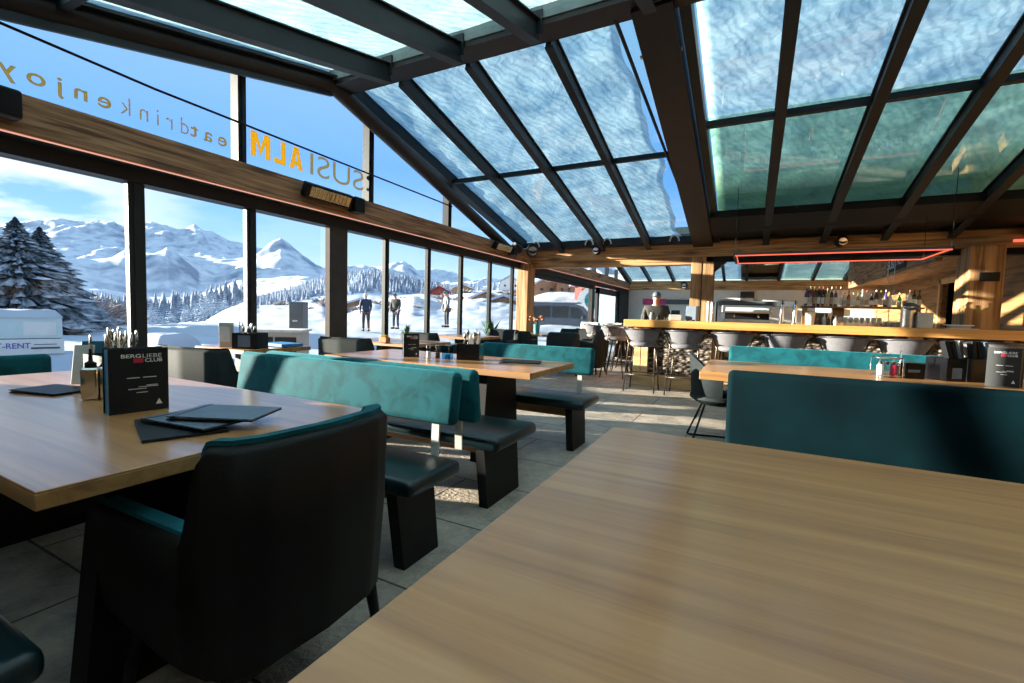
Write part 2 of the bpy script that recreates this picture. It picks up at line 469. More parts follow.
def mat_floor():
    m, nt, out = newmat('slate_tiles')
    b = N(nt, 'ShaderNodeBsdfPrincipled')
    tc = N(nt, 'ShaderNodeTexCoord')
    br = N(nt, 'ShaderNodeTexBrick'); br.offset = .5
    br.inputs['Scale'].default_value = 1; br.inputs['Brick Width'].default_value = 1.2; br.inputs['Row Height'].default_value = .6
    br.inputs['Mortar Size'].default_value = .006; br.inputs['Color1'].default_value = (.47, .39, .32, 1); br.inputs['Color2'].default_value = (.54, .45, .37, 1); br.inputs['Mortar'].default_value = (.05, .045, .04, 1)
    nt.links.new(tc.outputs['Object'], br.inputs['Vector'])
    n = N(nt, 'ShaderNodeTexNoise'); n.inputs['Scale'].default_value = 5; n.inputs['Detail'].default_value = 9; n.inputs['Roughness'].default_value = .7
    nt.links.new(tc.outputs['Object'], n.inputs['Vector'])
    c = ramp(nt, n.outputs['Fac'], [(.32, (.45, .46, .48)), (.5, (.85, .85, .85)), (.68, (1.25, 1.2, 1.15))])
    mu = N(nt, 'ShaderNodeMix', data_type='RGBA', blend_type='MULTIPLY'); mu.inputs[0].default_value = 1
    nt.links.new(br.outputs['Color'], mu.inputs[6]); nt.links.new(c, mu.inputs[7]); nt.links.new(mu.outputs[2], b.inputs['Base Color'])
    mr = N(nt, 'ShaderNodeMapRange'); mr.inputs['To Min'].default_value = .3; mr.inputs['To Max'].default_value = .6
    nt.links.new(n.outputs['Fac'], mr.inputs['Value']); nt.links.new(mr.outputs[0], b.inputs['Roughness'])
    n2 = N(nt, 'ShaderNodeTexNoise'); n2.inputs['Scale'].default_value = 40; n2.inputs['Detail'].default_value = 6
    nt.links.new(tc.outputs['Object'], n2.inputs['Vector'])
    bp = N(nt, 'ShaderNodeBump'); bp.inputs['Strength'].default_value = .9; bp.inputs['Distance'].default_value = .015
    nt.links.new(n2.outputs['Fac'], bp.inputs['Height']); nt.links.new(bp.outputs[0], b.inputs['Normal'])
    nt.links.new(b.outputs[0], out.inputs['Surface'])
    return m


def mat_stone():
    m, nt, out = newmat('rubble_stone')
    b = N(nt, 'ShaderNodeBsdfPrincipled'); b.inputs['Roughness'].default_value = .85
    tc = N(nt, 'ShaderNodeTexCoord')
    mp = N(nt, 'ShaderNodeMapping'); mp.inputs['Scale'].default_value = (11, 11, 26)
    nt.links.new(tc.outputs['Object'], mp.inputs['Vector'])
    v = N(nt, 'ShaderNodeTexVoronoi'); v.inputs['Scale'].default_value = 1
    nt.links.new(mp.outputs[0], v.inputs['Vector'])
    sp = N(nt, 'ShaderNodeSeparateColor'); nt.links.new(v.outputs['Color'], sp.inputs[0])
    c = ramp(nt, sp.outputs[0], [(0, (.10, .065, .045)), (.5, (.24, .18, .14)), (1, (.36, .30, .25))])
    d = ramp(nt, v.outputs['Distance'], [(.35, (1, 1, 1)), (.62, (.15, .15, .15))])
    mu = N(nt, 'ShaderNodeMix', data_type='RGBA', blend_type='MULTIPLY'); mu.inputs[0].default_value = 1
    nt.links.new(c, mu.inputs[6]); nt.links.new(d, mu.inputs[7]); nt.links.new(mu.outputs[2], b.inputs['Base Color'])
    bp = N(nt, 'ShaderNodeBump'); bp.inputs['Strength'].default_value = 1; bp.inputs['Distance'].default_value = .05; bp.invert = True
    nt.links.new(v.outputs['Distance'], bp.inputs['Height']); nt.links.new(bp.outputs[0], b.inputs['Normal'])
    nt.links.new(b.outputs[0], out.inputs['Surface'])
    return m


M['floor'] = mat_floor(); M['stone'] = mat_stone()

# ------------------------------------------------------------------ the shell
XW, XR, YB, YF = -5.0, 4.0, -1.3, 21.0
struct(MB().span(XW - .1, XR + .1, YB - .1, YF + .1, -.2, 0), 'floor', M['floor'])

MULL = [(.25, .12), (1.12, .08), (2.165, .13), (3.245, .11), (5.40, .085), (6.44, .085), (7.46, .085), (8.57, .085), (9.62, .085)]
BAY2 = [(15.85, .30), (19.3, .1)]
# solid corner of the window wall, beside the camera
struct(MB().span(XW - .12, XW, YB, .2, 0, 3.3), 'wall_corner', M['steel'])
for i, (y, w) in enumerate(MULL[1:]):
    mb = MB().span(XW - .05, XW + .02, y - w / 2, y + w / 2, 0, 2.24, .004)
    mb.span(XW + .02, XW + .03, y - w * .2, y + w * .2, 0, 2.24)
    struct(mb, 'window_mullion', M['steel'])
struct(MB().span(XW - .05, XW + .04, 4.30, 4.60, 0, 2.3, .004), 'window_pillar', M['alu'])
for i, (y, w) in enumerate(BAY2):
    struct(MB().span(XW - .12, XW + .02, y - w / 2, y + w / 2, 0, 2.28, .004), 'window_mullion', M['alu'] if i == 0 else M['steel'])
struct(MB().span(XW - .1, XW + .06, 19.35, YF, 0, 2.4), 'wall_left', M['steel'])
edges = [.2] + [m[0] for m in MULL[1:4]] + [4.22]
def pane(k, y0, y1, z0, z1, mat='glass'):
    return struct(MB().span(XW - .06, XW - .045, y0, y1, z0, z1), 'window_%d' % k, M[mat])
ys = [.2, 1.12, 2.165, 3.245, 4.22]
k = 1
for a, b in zip(ys, ys[1:]): pane(k, a, b, .06, 2.24); k += 1
ys = [4.6, 5.40, 6.44, 7.46, 8.57, 9.62]
for a, b in zip(ys, ys[1:]): pane(k, a, b, .06, 2.24); k += 1
for a, b in [(10.5, 15.7)]: pane(k, a, b, .06, 2.28); k += 1
struct(MB().span(XW - .1, XW + .03, .2, 10, 0, .07).span(XW - .1, XW + .03, 10.4, 19.3, 0, .07), 'window_sill', M['steel'])
# header and timber wall beam with its light strip
struct(MB().span(XW - .12, XW + .05, YB, YF, 2.24, 2.37), 'window_header', M['steel'])
struct(MB().span(XW - .02, XW + .22, YB, 10.1, 2.37, 2.66, .012), 'timber_beam', M['timber_y'])
struct(MB().span(XW - .02, XW + .22, 10.4, YF, 2.37, 2.66, .012), 'timber_beam', M['timber_y'])
struct(MB().span(XW - .02, XW + .16, YB, YF, 2.355, 2.37).span(XW - .1, XW + .02, YB, YF, 2.66, 2.72), 'trim_1', M['steel'])
tag(MB().span(XW + .2, XW + .222, YB, 10.05, 2.356, 2.364).out('light_strip', M['led_soft']), 'thin glowing pink light strip under the timber beam over the front windows', 'light strip')
tag(MB().span(XW + .2, XW + .222, 10.45, YF - .1, 2.356, 2.364).out('light_strip', M['led_soft']), 'thin light strip under the timber beam past the wooden post, towards the glass door', 'light strip')
# wooden post at the corner of the cross beam
struct(MB().span(XW - .05, XW + .26, 9.92, 10.32, 0, 2.36, .015), 'timber_post', M['timber_z'])
struct(MB().span(XW - .08, XW + .1, 10.33, 10.5, 0, 2.36), 'trim_2', M['steel'])

# roof: ridge across the room at y=4.5
RIDY, RIDZ, SL = 4.5, 4.13, .2364
def rz(y, side=0):
    return RIDZ - SL * abs(y - RIDY)
UPV = Vector((0, SL, 1)).normalized()
def gable(y_mid, y_end0, y_end1, x, zr, r, name, mat, ka=1.12, kb=1.12):
    e = .02
    pts = [(x, y_end0, zr - SL * ka * (y_mid - y_end0)), (x, y_mid - .05, zr), (x, y_mid + .08, zr), (x, y_end1, zr - SL * kb * (y_end1 - y_mid))]
    return struct(MB().tube(pts, r, 16), name, mat, True)
gable(4.20, -1.2, 9.3, XW + .18, 3.945, .10, 'roof_tube', M['steel_brown'], .96, 1.2)
# fascia between tube and roof glass
struct(MB().prism([(XW, -1.2, rz(-1.2) - .12), (XW, RIDY, RIDZ - .12), (XW, 10, rz(10) - .12), (XW, 10, rz(10) + .08), (XW, RIDY, RIDZ + .08), (XW, -1.2, rz(-1.2) + .08)], (.16, 0, 0)), 'roof_edge_beam', M['steel'])
struct(MB().beam((XW + .20, -1.2, rz(-1.2) - .13), (XW + .20, 4.16, rz(4.16) - .13), .04, .22).beam((XW + .26, -1.2, rz(-1.2) - .03), (XW + .26, 4.16, rz(4.16) - .03), .16, .02), 'roof_edge_beam', M['steel'])
# upper gable glass and its mullions, horizontal wire
struct(MB().prism([(XW - .06, -1.2, 2.7), (XW - .06, 10, 2.7), (XW - .06, 10, 2.85), (XW - .06, RIDY, RIDZ), (XW - .06, -1.2, rz(-1.2))], (.012, 0, 0)), 'window_20', M['glass'])
for y in (1.15, 3.14, 5.04, 7.0):
    struct(MB().span(XW - .1, XW + .03, y - .045, y + .045, 2.68, rz(y) - .1).span(XW + .035, XW + .05, y - .01, y + .03, 2.68, rz(y) - .1), 'window_mullion', M['steel'])
tag(MB().tube([(XW + .08, -1.2, 3.25), (XW + .08, 1.3, 3.155), (XW + .08, 2.3, 3.11), (XW + .08, 7.0, 3.07)], .012, 8).out('tension_wire', M['black'], smooth=True), 'thin black wire stretched across the upper gable glass behind the lettering', 'wire')

# purlin along the ridge
struct(MB().span(XW + .25, XR, 4.16, 4.44, 3.93, 4.0).span(XW + .25, XR, 4.18, 4.26, 4.0, 4.22).span(XW + .25, XR, 4.36, 4.44, 4.0, 4.22), 'roof_ridge_beam', M['steel_brown'])
struct(MB().span(XW + .2, XR, 4.145, 4.16, 3.985, 4.26), 'trim_3', pbr('grey_plate', (.20, .24, .24), None, .5, spec=.3))
RAFX = [-3.93, -2.96, -1.98, .19, 1.10, 1.98, 2.86, 3.75]
def rafter(x, y0, y1, w=.075, h=.16, drop=.06, mat='steel', nm='roof_rafter'):
    mb = MB().beam((x, y0, rz(y0) - drop - h / 2), (x, y1, rz(y1) - drop - h / 2), w, h, (0, 0, 1))
    mb.beam((x, y0, rz(y0) - drop - h), (x, y1, rz(y1) - drop - h), w * 1.5, .018, (0, 0, 1))
    mb.beam((x, y0, rz(y0) - drop), (x, y1, rz(y1) - drop), w * 1.7, .02, (0, 0, 1))
    return struct(mb, nm, M[mat])
for x in RAFX:
    rafter(x, RIDY - .03, 10.05, .06 if x < 0 else .075)
for x in (-3.85, -2.88, -1.98, -.9, .19, 1.1, 1.98, 2.86):
    mb = MB().beam((x, -1.2, rz(-1.2) - .17), (x, 4.16, rz(4.16) - .17), .05, .2)
    mb.beam((x, -1.2, rz(-1.2) - .27), (x, 4.16, rz(4.16) - .27), .11, .02).beam((x, -1.2, rz(-1.2) - .07), (x, 4.16, rz(4.16) - .07), .12, .012)
    mb.span(x - .075, x + .075, 4.125, 4.145, 3.84, 4.06)
    struct(mb, 'roof_rafter', M['steel'])
# the wide box beam
struct(MB().beam((-.92, 4.3, rz(4.3) - .08), (-.92, 10.1, rz(10.1) - .08), .36, .24), 'roof_box_beam', M['steel_brown'])
struct(MB().beam((-.66, 4.3, rz(4.3) - .04), (-.66, 10.1, rz(10.1) - .04), .10, .16), 'roof_rail', M['steel'])
struct(MB().span(-1.135, -.728, 4.86, 4.90, rz(4.88) - .245, rz(4.88) - .225), 'trim_4', M['bracket'])
tag(MB().tube([(-1.275, 4.18, 3.97), (-1.27, 4.5, 3.93), (-1.0, 9.95, 2.76)], .02, 8).out('roof_tie_rod', M['steel'], smooth=True), 'thin dark tie rod slanting under the snowy roof pane beside the wide box beam', 'rod')
# cross members
def crossm(y, x0, x1, w=.06, h=.07):
    struct(MB().span(x0, x1, y - w / 2, y + w / 2, rz(y) - .11, rz(y) - .11 + h), 'roof_cross_bar', M['steel'])
crossm(6.92, XW, -1.12); crossm(6.4, -.7, XR, .09)
crossm(1.6, XW, XR)
# dots (slots) along the right cross bar
# roof panes
def roofpane(x0, x1, y0, y1, mat):
    mb = MB()
    mb.prism([(x0, y0, rz(y0)), (x1, y0, rz(y0)), (x1, y1, rz(y1)), (x0, y1, rz(y1))], (0, 0, .012))
    return struct(mb, 'roof_pane', M[mat])
lx = [XW, -3.93, -2.96, -1.98, -.93]
for a, b in zip(lx, lx[1:]):
    roofpane(a, b, RIDY, 6.92, 'roofglass'); roofpane(a, b, 6.92, 10.1, 'roofglass'); roofpane(a, b, YB, RIDY, 'roofglass')
rx_ = [-.93, .19, 1.10, 1.98, 2.86, XR]
for a, b in zip(rx_, rx_[1:]):
    roofpane(a, b, RIDY, 6.4, 'roofglass'); roofpane(a, b, 6.4, 9.6, 'roofglass_g'); roofpane(a, b, YB, RIDY, 'roofglass')


def snow_sheet(name, x0, x1, y0, y1, mat, seed, label, zf=rz, gap=(0, 0), nx=50, ny=70, th=.05):
    def f(u, v):
        x = x0 + (x1 - x0) * u; y = y0 + (y1 - y0) * v
        x += (.5 - u) * 0
        e = min(u, 1 - u) * (x1 - x0)
        if gap[1] and u > .5:   # wavy melted edge
            x = x - gap[1] * (u - .5) * 2 * (1 + .5 * noise.noise(Vector((y * 1.3, seed, 0))))
        if gap[0] and u < .5:
            x = x + gap[0] * (.5 - u) * 2 * (1 + .5 * noise.noise(Vector((y * 1.5, seed + 5, 0))))
        h = th + .018 * noise.noise(Vector((x * 1.1, y * 1.6, seed))) + .008 * noise.noise(Vector((x * 3, y * 4, seed + 3))) + .0025 * noise.noise(Vector((x * 10, y * 9, seed + 3)))
        h = max(h, .018) * min(1, e / .08 + .25)
        return (x, y, zf(y) + .013 + h)
    o = MB().grid(f, nx, ny).out(name, M[mat], smooth=True)
    tag(o, label, 'snow', kind='stuff')
    return o
snow_sheet('roof_snow', XW - .1, -.93, RIDY, 10.2, 'snow_far', 1, 'wind-rippled snow lying on the glass roof to the left of the box beam', gap=(0, .42), nx=90, ny=110)
snow_sheet('roof_snow', -.6, XR + .1, RIDY, 6.5, 'snow_far', 9, 'pale rippled snow on the upper roof panes right of the box beam', nx=90, ny=60)
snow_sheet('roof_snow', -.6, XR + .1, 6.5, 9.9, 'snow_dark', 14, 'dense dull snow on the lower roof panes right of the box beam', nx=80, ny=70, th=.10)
snow_sheet('roof_snow', XW - .1, XR + .1, YB, RIDY - .05, 'snow_near', 23, 'patchy snow on the near slope of the glass roof above the upper left corner', nx=100, ny=70)
# dark blind box under the lower end of the right roof
struct(MB().prism([(-.72, 8.75, rz(8.75) - .10), (-.72, 10.1, 2.82), (-.72, 10.1, 2.76), (-.72, 9.3, 2.76), (-.72, 8.75, rz(8.75) - .22)], (4.7, 0, 0)), 'roof_blind_box', M['black'])
struct(MB().span(XW + .1, -.72, 9.93, 10.1, 2.68, 2.80).span(XW, XR, 10.1, 10.45, 2.72, 2.9), 'roof_gutter', M['steel'])
# timber cross beams
struct(MB().span(XW + .02, XR, 10.12, 10.42, 2.42, 2.72, .015), 'timber_cross_beam', M['timber_x'])
struct(MB().span(XW + .2, -.9, 10.16, 10.40, 2.27, 2.42, .012), 'timber_cross_beam', M['timber_x'])
struct(MB().span(-.85, XR, 10.16, 10.36, 2.32, 2.42), 'trim_6', M['black'])
# columns
def column(x0, x1, y0, y1, z1, joint=None):
    mb = MB()
    if joint:
        mb.span(x0, joint - .004, y0, y1, 0, z1, .012).span(joint + .004, x1, y0 + .01, y1, 0, z1, .012)
    else:
        mb.span(x0, x1, y0, y1, 0, z1, .015)
    return struct(mb, 'timber_column', M['timber_z'])
column(-1.13, -.70, 10.15, 10.5, 2.42, -.92)
column(3.02, 3.43, 9.75, 10.3, 2.42)
tag(MB().span(3.14, 3.37, 9.72, 9.75, 1.86, 2.0, .004).out('wall_panel', M['black']), 'small black rectangular panel fixed to the broad timber column on the right', 'panel')
# hanging bracket where the column meets the beam
struct(MB().prism([(-.71, 10.2, 2.42), (-.35, 10.2, 2.42), (-.71, 10.2, 2.1)], (0, .12, 0)), 'trim_7', M['steel_brown'])

# second bay, past the bar
def rz2(y):
    return 4.0 - SL * abs(y - 15.6)
gable(15.5, 10.6, 20.6, XW + .18, 3.95, .095, 'roof_tube', M['steel_brown'])
struct(MB().prism([(XW - .06, 10.5, 2.7), (XW - .06, 20.9, 2.7), (XW - .06, 20.9, 2.75), (XW - .06, 15.6, 3.95), (XW - .06, 10.5, 2.8)], (.012, 0, 0)), 'window_21', M['glass'])
for y in (12.4, 14.2, 16, 17.6, 19):
    struct(MB().span(XW - .1, XW + .03, y - .04, y + .04, 2.68, rz2(y) - .1), 'window_mullion', M['steel'])
for x in (-4.8, -3.93, -2.96, -1.98, -1.0, -.2, .9, 2.0, 3.0, 3.9):
    for a, b in ((10.45, 15.6), (15.6, 20.9)):
        struct(MB().beam((x, a, rz2(a) - .1), (x, b, rz2(b) - .1), .09 if x < 3.8 else .12, .18), 'roof_rafter', M['steel'])
struct(MB().span(XW, XR, 15.4, 15.75, 3.72, 3.95), 'roof_ridge_beam', M['steel'])
for a, b, m_ in ((XW, -.4, 'roofglass'), (-.4, XR, 'roofglass_g')):
    for y0, y1 in ((10.45, 15.6), (15.6, 20.9)):
        mb = MB().prism([(a, y0, rz2(y0)), (b, y0, rz2(y0)), (b, y1, rz2(y1)), (a, y1, rz2(y1))], (0, 0, .012)); struct(mb, 'roof_pane', M[m_])
snow_sheet('roof_snow', XW - .1, -.35, 10.4, 20.9, 'snow_far', 33, 'thin snow on the glass roof seen beyond the cross beam above the bar', zf=rz2, nx=50, ny=60)
struct(MB().prism([(-.4, 10.45, rz2(10.45) + .02), (1.6, 10.45, rz2(10.45) + .02), (1.6, 20.9, rz2(20.9) + .02), (-.4, 20.9, rz2(20.9) + .02), (-.4, 15.6, rz2(15.6) + .02)][:2] + [(1.6, 15.6, rz2(15.6) + .02), (-.4, 15.6, rz2(15.6) + .02)], (0, 0, .04)), 'ceiling_panel', M['steel'])
struct(MB().prism([(-.4, 15.6, 4.02), (XR, 15.6, 4.02), (XR, 18.4, rz2(18.4) + .02), (-.4, 18.4, rz2(18.4) + .02)], (0, 0, .04)).prism([(-.4, 18.4, rz2(18.4) + .02), (.95, 18.4, rz2(18.4) + .02), (.95, 20.9, rz2(20.9) + .02), (-.4, 20.9, rz2(20.9) + .02)], (0, 0, .04)), 'ceiling_panel', M['steel'])
snow_sheet('roof_snow', .95, XR, 15.6, 20.9, 'snow_far', 43, 'bright patch of snow on the roof pane over the bottle shelf', zf=rz2, nx=30, ny=30)
struct(MB().span(XW + .2, XR, 20.4, 20.7, 2.35, 2.72, .01), 'timber_cross_beam', M['timber_x'])
struct(MB().span(XW, XR, YF, YF + .1, 0, 3.0), 'wall_far', M['white'])
# right wall in timber, with dark doorway
struct(MB().span(XR, XR + .12, YB, 13.2, 0, 4.3), 'wall_right', M['timber_wall'])
struct(MB().span(XR, XR + .12, 14.4, YF, 0, 4.0).span(XR, XR + .12, 13.2, 14.4, 2.15, 4.0), 'wall_right', M['timber_wall'])
struct(MB().span(XR - .03, XR + .02, 13.08, 13.2, 0, 2.25).span(XR - .03, XR + .02, 14.4, 14.52, 0, 2.25).span(XR - .03, XR + .02, 13.08, 14.52, 2.13, 2.25), 'door_1', M['plinth'])
struct(MB().span(XR + .12, XR + 1.6, 12.6, 15.2, -.05, 0).span(XR + 1.5, XR + 1.6, 12.6, 15.2, 0, 2.6).span(XR + .12, XR + 1.6, 12.6, 15.2, 2.6, 2.7).span(XR + .12, XR + 1.6, 12.5, 12.6, 0, 2.7).span(XR + .12, XR + 1.6, 15.2, 15.3, 0, 2.7), 'wall_passage', M['steel_brown'])
# timber fascia over the back bar with the sign
struct(MB().span(2.8, 2.9, 10.5, 18.6, 2.27, 3.3, .01), 'timber_fascia', M['timber_y'])
struct(MB().span(2.9, XR, 10.5, 18.6, 2.4, 2.5), 'ceiling_soffit', M['timber_y'])
sg = thing('bar_sign', 'small black sign board with white lettering on the timber fascia above the bottles', 'sign', (2.79, 12.9, 2.33))
MB().span(-.01, .0, -.75, .75, 0, .42, .002).out('board', M['black'], sg)
text('lettering', 'SUSI', (2.775, 13.55, 2.40), (0, -1, 0), (0, 0, 1), .55, .20, M['textwhite'], sg, .01)
text('lettering', 'ALM', (2.775, 12.80, 2.44), (0, -1, 0), (0, 0, 1), .50, .20, M['textwhite'], sg, .012)
MB().span(-.018, -.01, .0, .03, -.22, .34).out('cutlery_emblem', M['textwhite'], sg); MB().span(-.018, -.01, .55, .60, -.22, .10).out('cutlery_emblem', M['textwhite'], sg)
# unseen wall behind the camera, kept solid so surfaces facing it stay dark
struct(MB().span(XW, XR, YB - .1, YB, 0, 3.0), 'wall_back', M['timber_x'])

# glass door with frosted panel at the far end of the window wall
dr = MB().span(XW - .06, XW + .03, 16.3, 16.55, 0, 2.2).span(XW - .06, XW + .03, 18.95, 19.25, 0, 2.2).span(XW - .06, XW + .03, 16.3, 19.25, 1.98, 2.2).out('door_2', M['alu']); dr['kind'] = 'structure'
struct(MB().span(XW - .03, XW - .01, 16.5, 19.0, .05, 2.0), 'window_12', vinyl('frosted_film', (.42, .52, .60), .85))
struct(MB().span(XW - .05, XW - .03, 10.5, 16.2, 2.1, 2.24), 'trim_8', M['steel'])

# ------------------------------------------------------------------ lettering on the gable glass (read from outside)
GX = XW - .065
def glasssign(label):
    return thing('glass_lettering', label, 'lettering', (GX, 3, 2.8))
s1 = glasssign('mirrored grey letters reading eatdrinkenjoy along the foot of the gable glass')
text('word_eat', 'eat', (GX, 3.03, 2.845), (0, -1, 0), (0, 0, 1), .36, .115, M['goldgrey'], s1, .012, track=1.5)
text('word_drink', 'drink', (GX, 2.655, 2.845), (0, -1, 0), (0, 0, 1), .56, .15, M['goldline'], s1, -.008, track=1.5)
text('word_enjoy', 'enjoy', (GX, 2.03, 2.80), (0, -1, 0), (0, 0, 1), .69, .165, M['goldgrey'], s1, .012, track=1.5)
s2 = glasssign('mirrored thin grey and bold golden letters reading SUSIALM on the gable glass')
text('word_susi', 'SUSI', (GX, 4.98, 2.86), (0, -1, 0), (0, 0, 1), .90, .27, M['goldline'], s2, -.005)
def stroke_word(name, x0_, wd, letters, parent, mat, z0=2.86, h=.27, t=.062):
    # heavy letters drawn as strokes; u runs along -Y, v up
    for kk, L_ in enumerate(letters):
        mb = MB(); a0 = x0_ - kk * (wd / 3 + .012); lw = wd / 3 - .02 if L_ != 'M' else wd / 3 + .03
        P_ = lambda u, v: (GX - .003, a0 - u * lw, z0 + v * h)
        def poly(*uv): mb.prism([P_(*q) for q in uv], (.003, 0, 0))
        tt = t / lw; tv = t / h * .9
        if L_ == 'A':
            def xi(v): return tt + (.5 - tt) * v / .78
            half = [(0, 0), (tt, 0), (xi(.2), .2), (.5, .2), (.5, .37), (xi(.37), .37), (.5, .78), (.5, 1), (.5 - tt * .5, 1)]
            poly(*half); poly(*[(1 - u, v) for u, v in half])
        if L_ == 'L':
            poly((.1, 0), (.92, 0), (.92, tv), (.1 + tt, tv), (.1 + tt, 1), (.1, 1))
        if L_ == 'M':
            poly((0, 0), (0, 1), (tt * 1.15, 1), (.5, .42), (1 - tt * 1.15, 1), (1, 1), (1, 0), (1 - tt, 0), (1 - tt, .62), (.5, .08), (tt, .62), (tt, 0))
        mb.out(name, mat, parent, world=True)
stroke_word('letter', 3.97, .62, 'ALM', s2, M['gold'])

# ------------------------------------------------------------------ heaters and spotlights
def heater(y, label):
    t = thing('patio_heater', label, 'heater', (XW + .30, y, 2.55))
    Mx = Matrix.Rotation(R(25), 3, 'Y')
    MB().box((0, 0, 0), (.10, .70, .17), .015, 2, Mx).out('housing', M['black'], t)
    MB().box(Mx @ Vector((.052, 0, 0)), (.012, .60, .12), .003, 1, Mx).out('reflector', M['heatgold'], t)
    mb = MB()
    for i in range(9): mb.box(Mx @ Vector((.062, -.24 + i * .06, 0)), (.004, .005, .13), 0, 1, Mx)
    mb.out('guard', M['chrome'], t)
    MB().box((-.06, 0, .02), (.09, .08, .05), .004).out('bracket', M['black'], t)
    MB().box((0, .46, -.02), (.14, .18, .20), .02).out('control_box', M['black'], t)
heater(4.05, 'long black radiant heater with golden reflector on the timber beam under the big letters')
heater(.80, 'black heater cut by the left picture edge on the timber beam')
heater(8.55, 'distant radiant heater on the timber beam just left of the corner spotlight')

def spot(loc, aim, label, s=1.0):
    t = thing('spotlight', label, 'spotlight', loc, aim)
    MB().lathe([(.0, -.09 * s), (.07 * s, -.09 * s), (.085 * s, -.06 * s), (.085 * s, .08 * s), (.07 * s, .09 * s), (0, .07 * s)], 18, M=Matrix.Rotation(R(70), 3, 'X')).out('housing', M['black'], t, 40)
    MB().lathe([(0, .092 * s), (.066 * s, .092 * s), (.066 * s, .096 * s), (0, .099 * s)], 18, M=Matrix.Rotation(R(100), 3, 'X')).out('lens', M['lens'], t, 40)
    MB().box((0, .09 * s, .0), (.05 * s, .1 * s, .05 * s), .006).out('bracket', M['black'], t)
    return t
spot((-3.10, 9.98, 2.61), 0, 'black cube-like spotlight on the cross beam under the snowy roof')
spot((1.36, 9.98, 2.60), .2, 'round black spotlight on the cross beam above the bottles')
spot((-4.55, 9.7, 2.62), .5, 'silver-lensed spotlight in the corner where window beam and cross beam meet', 1.5)
spot((-4.7, 9.2, 2.62), -.4, 'black spotlight turned away, tucked beside the silver-lensed one', 1.2)
spot((-2.5, 20.3, 2.52), 0, 'small far spotlight on the last cross beam left of the column', 1.5)
# curled white clips at rafter feet
for i, (x, l) in enumerate([(-4.55, 'leftmost white hose loop at the foot of the snowy roof'), (-3.25, 'white hose loop left of the cube spotlight'), (-2.85, 'white hose loop right of the cube spotlight'), (-1.45, 'white hose loop next to the wide box beam')]):
    mb = MB().tube([(x + .09 * math.cos(a), 9.88, 2.72 + .12 * math.sin(a)) for a in [PI * j / 10 for j in range(11)]], .016, 8)
    tag(mb.out('hose_loop', M['bracket'], smooth=True), l, 'hose')

# hanging frame with red light line
hf = thing('hanging_light_frame', 'dark rectangular hanging frame with orange-red light lines above the bar', 'lamp', (1.0, 8.55, 2.09))
x0, x1, y0, y1 = -.26, 2.29, 8.0, 9.1
c = hf.location
mb = MB()
for a, b in (((x0, y0), (x1, y0)), ((x1, y0), (x1, y1)), ((x1, y1), (x0, y1)), ((x0, y1), (x0, y0))):
    mb.beam((a[0], a[1], 2.17), (b[0], b[1], 2.17), .05, .05)
mb.out('frame', M['black'], hf, world=True)
mb = MB()
for a, b in (((x0, y0 - .026), (x1, y0 - .026)), ((x1 - .026, y0), (x1 - .026, y1)), ((x1, y1 - .026), (x0, y1 - .026)), ((x0 + .026, y1), (x0 + .026, y0))):
    mb.beam((a[0], a[1], 2.15), (b[0], b[1], 2.15), .012, .016)
mb.out('light_line', M['led'], hf, world=True)
for x, y in ((x0, y0), (x1, y0), (x0, y1), (x1, y1)): MB().tube([(x, y, 2.19), (x, y, rz(y) - .1 if y < 8.7 else 2.95)], .004, 6).out('hanger', M['black'], hf, world=True)
# red lit strip at the right end of the beam
tag(MB().span(3.62, 3.95, 10.09, 10.12, 2.50, 2.54).out('light_strip', M['led']), 'short glowing orange light at the right end of the timber cross beam', 'light strip')

# ------------------------------------------------------------------ tables
def slableg(mb, x, th, ya, yb, za, zb, spread):
    mb.prism([(x - th / 2, ya - spread, za), (x - th / 2, yb + spread, za), (x - th / 2, yb, zb), (x - th / 2, ya, zb)], (th, 0, 0))
    return mb

def table(x0, x1, y0, y1, top, th, label, legs, group=None):
    t = thing('dining_table', label, 'table', ((x0 + x1) / 2, (y0 + y1) / 2, 0), 0, group)
    MB().span(x0, x1, y0, y1, top - .006, top, .002, 1).out('tabletop', M['oak'], t, world=True)
    MB().span(x0, x1, y0, y1, top - th, top - .0061, .002, 1).out('edge_band', M['oak_edge'], t, world=True)
    for x in legs:
        o = slableg(MB(), x, .10, (y0 + y1) / 2 - (y1 - y0) * .27, (y0 + y1) / 2 + (y1 - y0) * .27, 0, top - th, .07).out('leg', M['black'], t, world=True)
    if len(legs) > 1:
        MB().span(min(legs), max(legs), (y0 + y1) / 2 - .03, (y0 + y1) / 2 + .03, top - th - .12, top - th - .02).out('stretcher', M['oak_edge'], t, world=True)
    return t
table(-.43, 2.6, -.75, 1.673, .75, .045, 'large light oak table filling the right foreground', (.35, 1.9))
table(-3.56, -1.339, .385, 1.393, .75, .044, 'oak table at the left with menu stand and folders, sunlit at its far side', (-3.1, -1.66))
table(-3.35, -1.322, 2.844, 3.731, .75, .044, 'oak table between the two teal benches in the middle, second from the camera', (-2.9, -1.83))
table(-.33, 3.0, 3.86, 5.04, .75, .065, 'oak table at the right behind the dark teal bench back', (.3, 2.3))
table(-4.95, -4.15, 2.62, 3.35, .75, .04, 'small oak table against the windows holding a black cutlery box', (-4.5,))
table(-4.9, -3.6, 4.35, 5.15, .75, .04, 'pale table at the windows in front of the broad window pillar', (-4.3,))
table(-4.9, -3.9, 6.3, 7.1, .75, .04, 'pale table at the windows under the middle panes', (-4.4,))
table(-4.85, -3.4, 8.5, 9.2, .75, .04, 'table by the wooden post carrying the teal vase of flowers', (-4.1,))
table(-4.3, -3.0, 11.0, 11.8, .75, .04, 'dark topped far table with fleece covered chairs round it', (-3.6,))

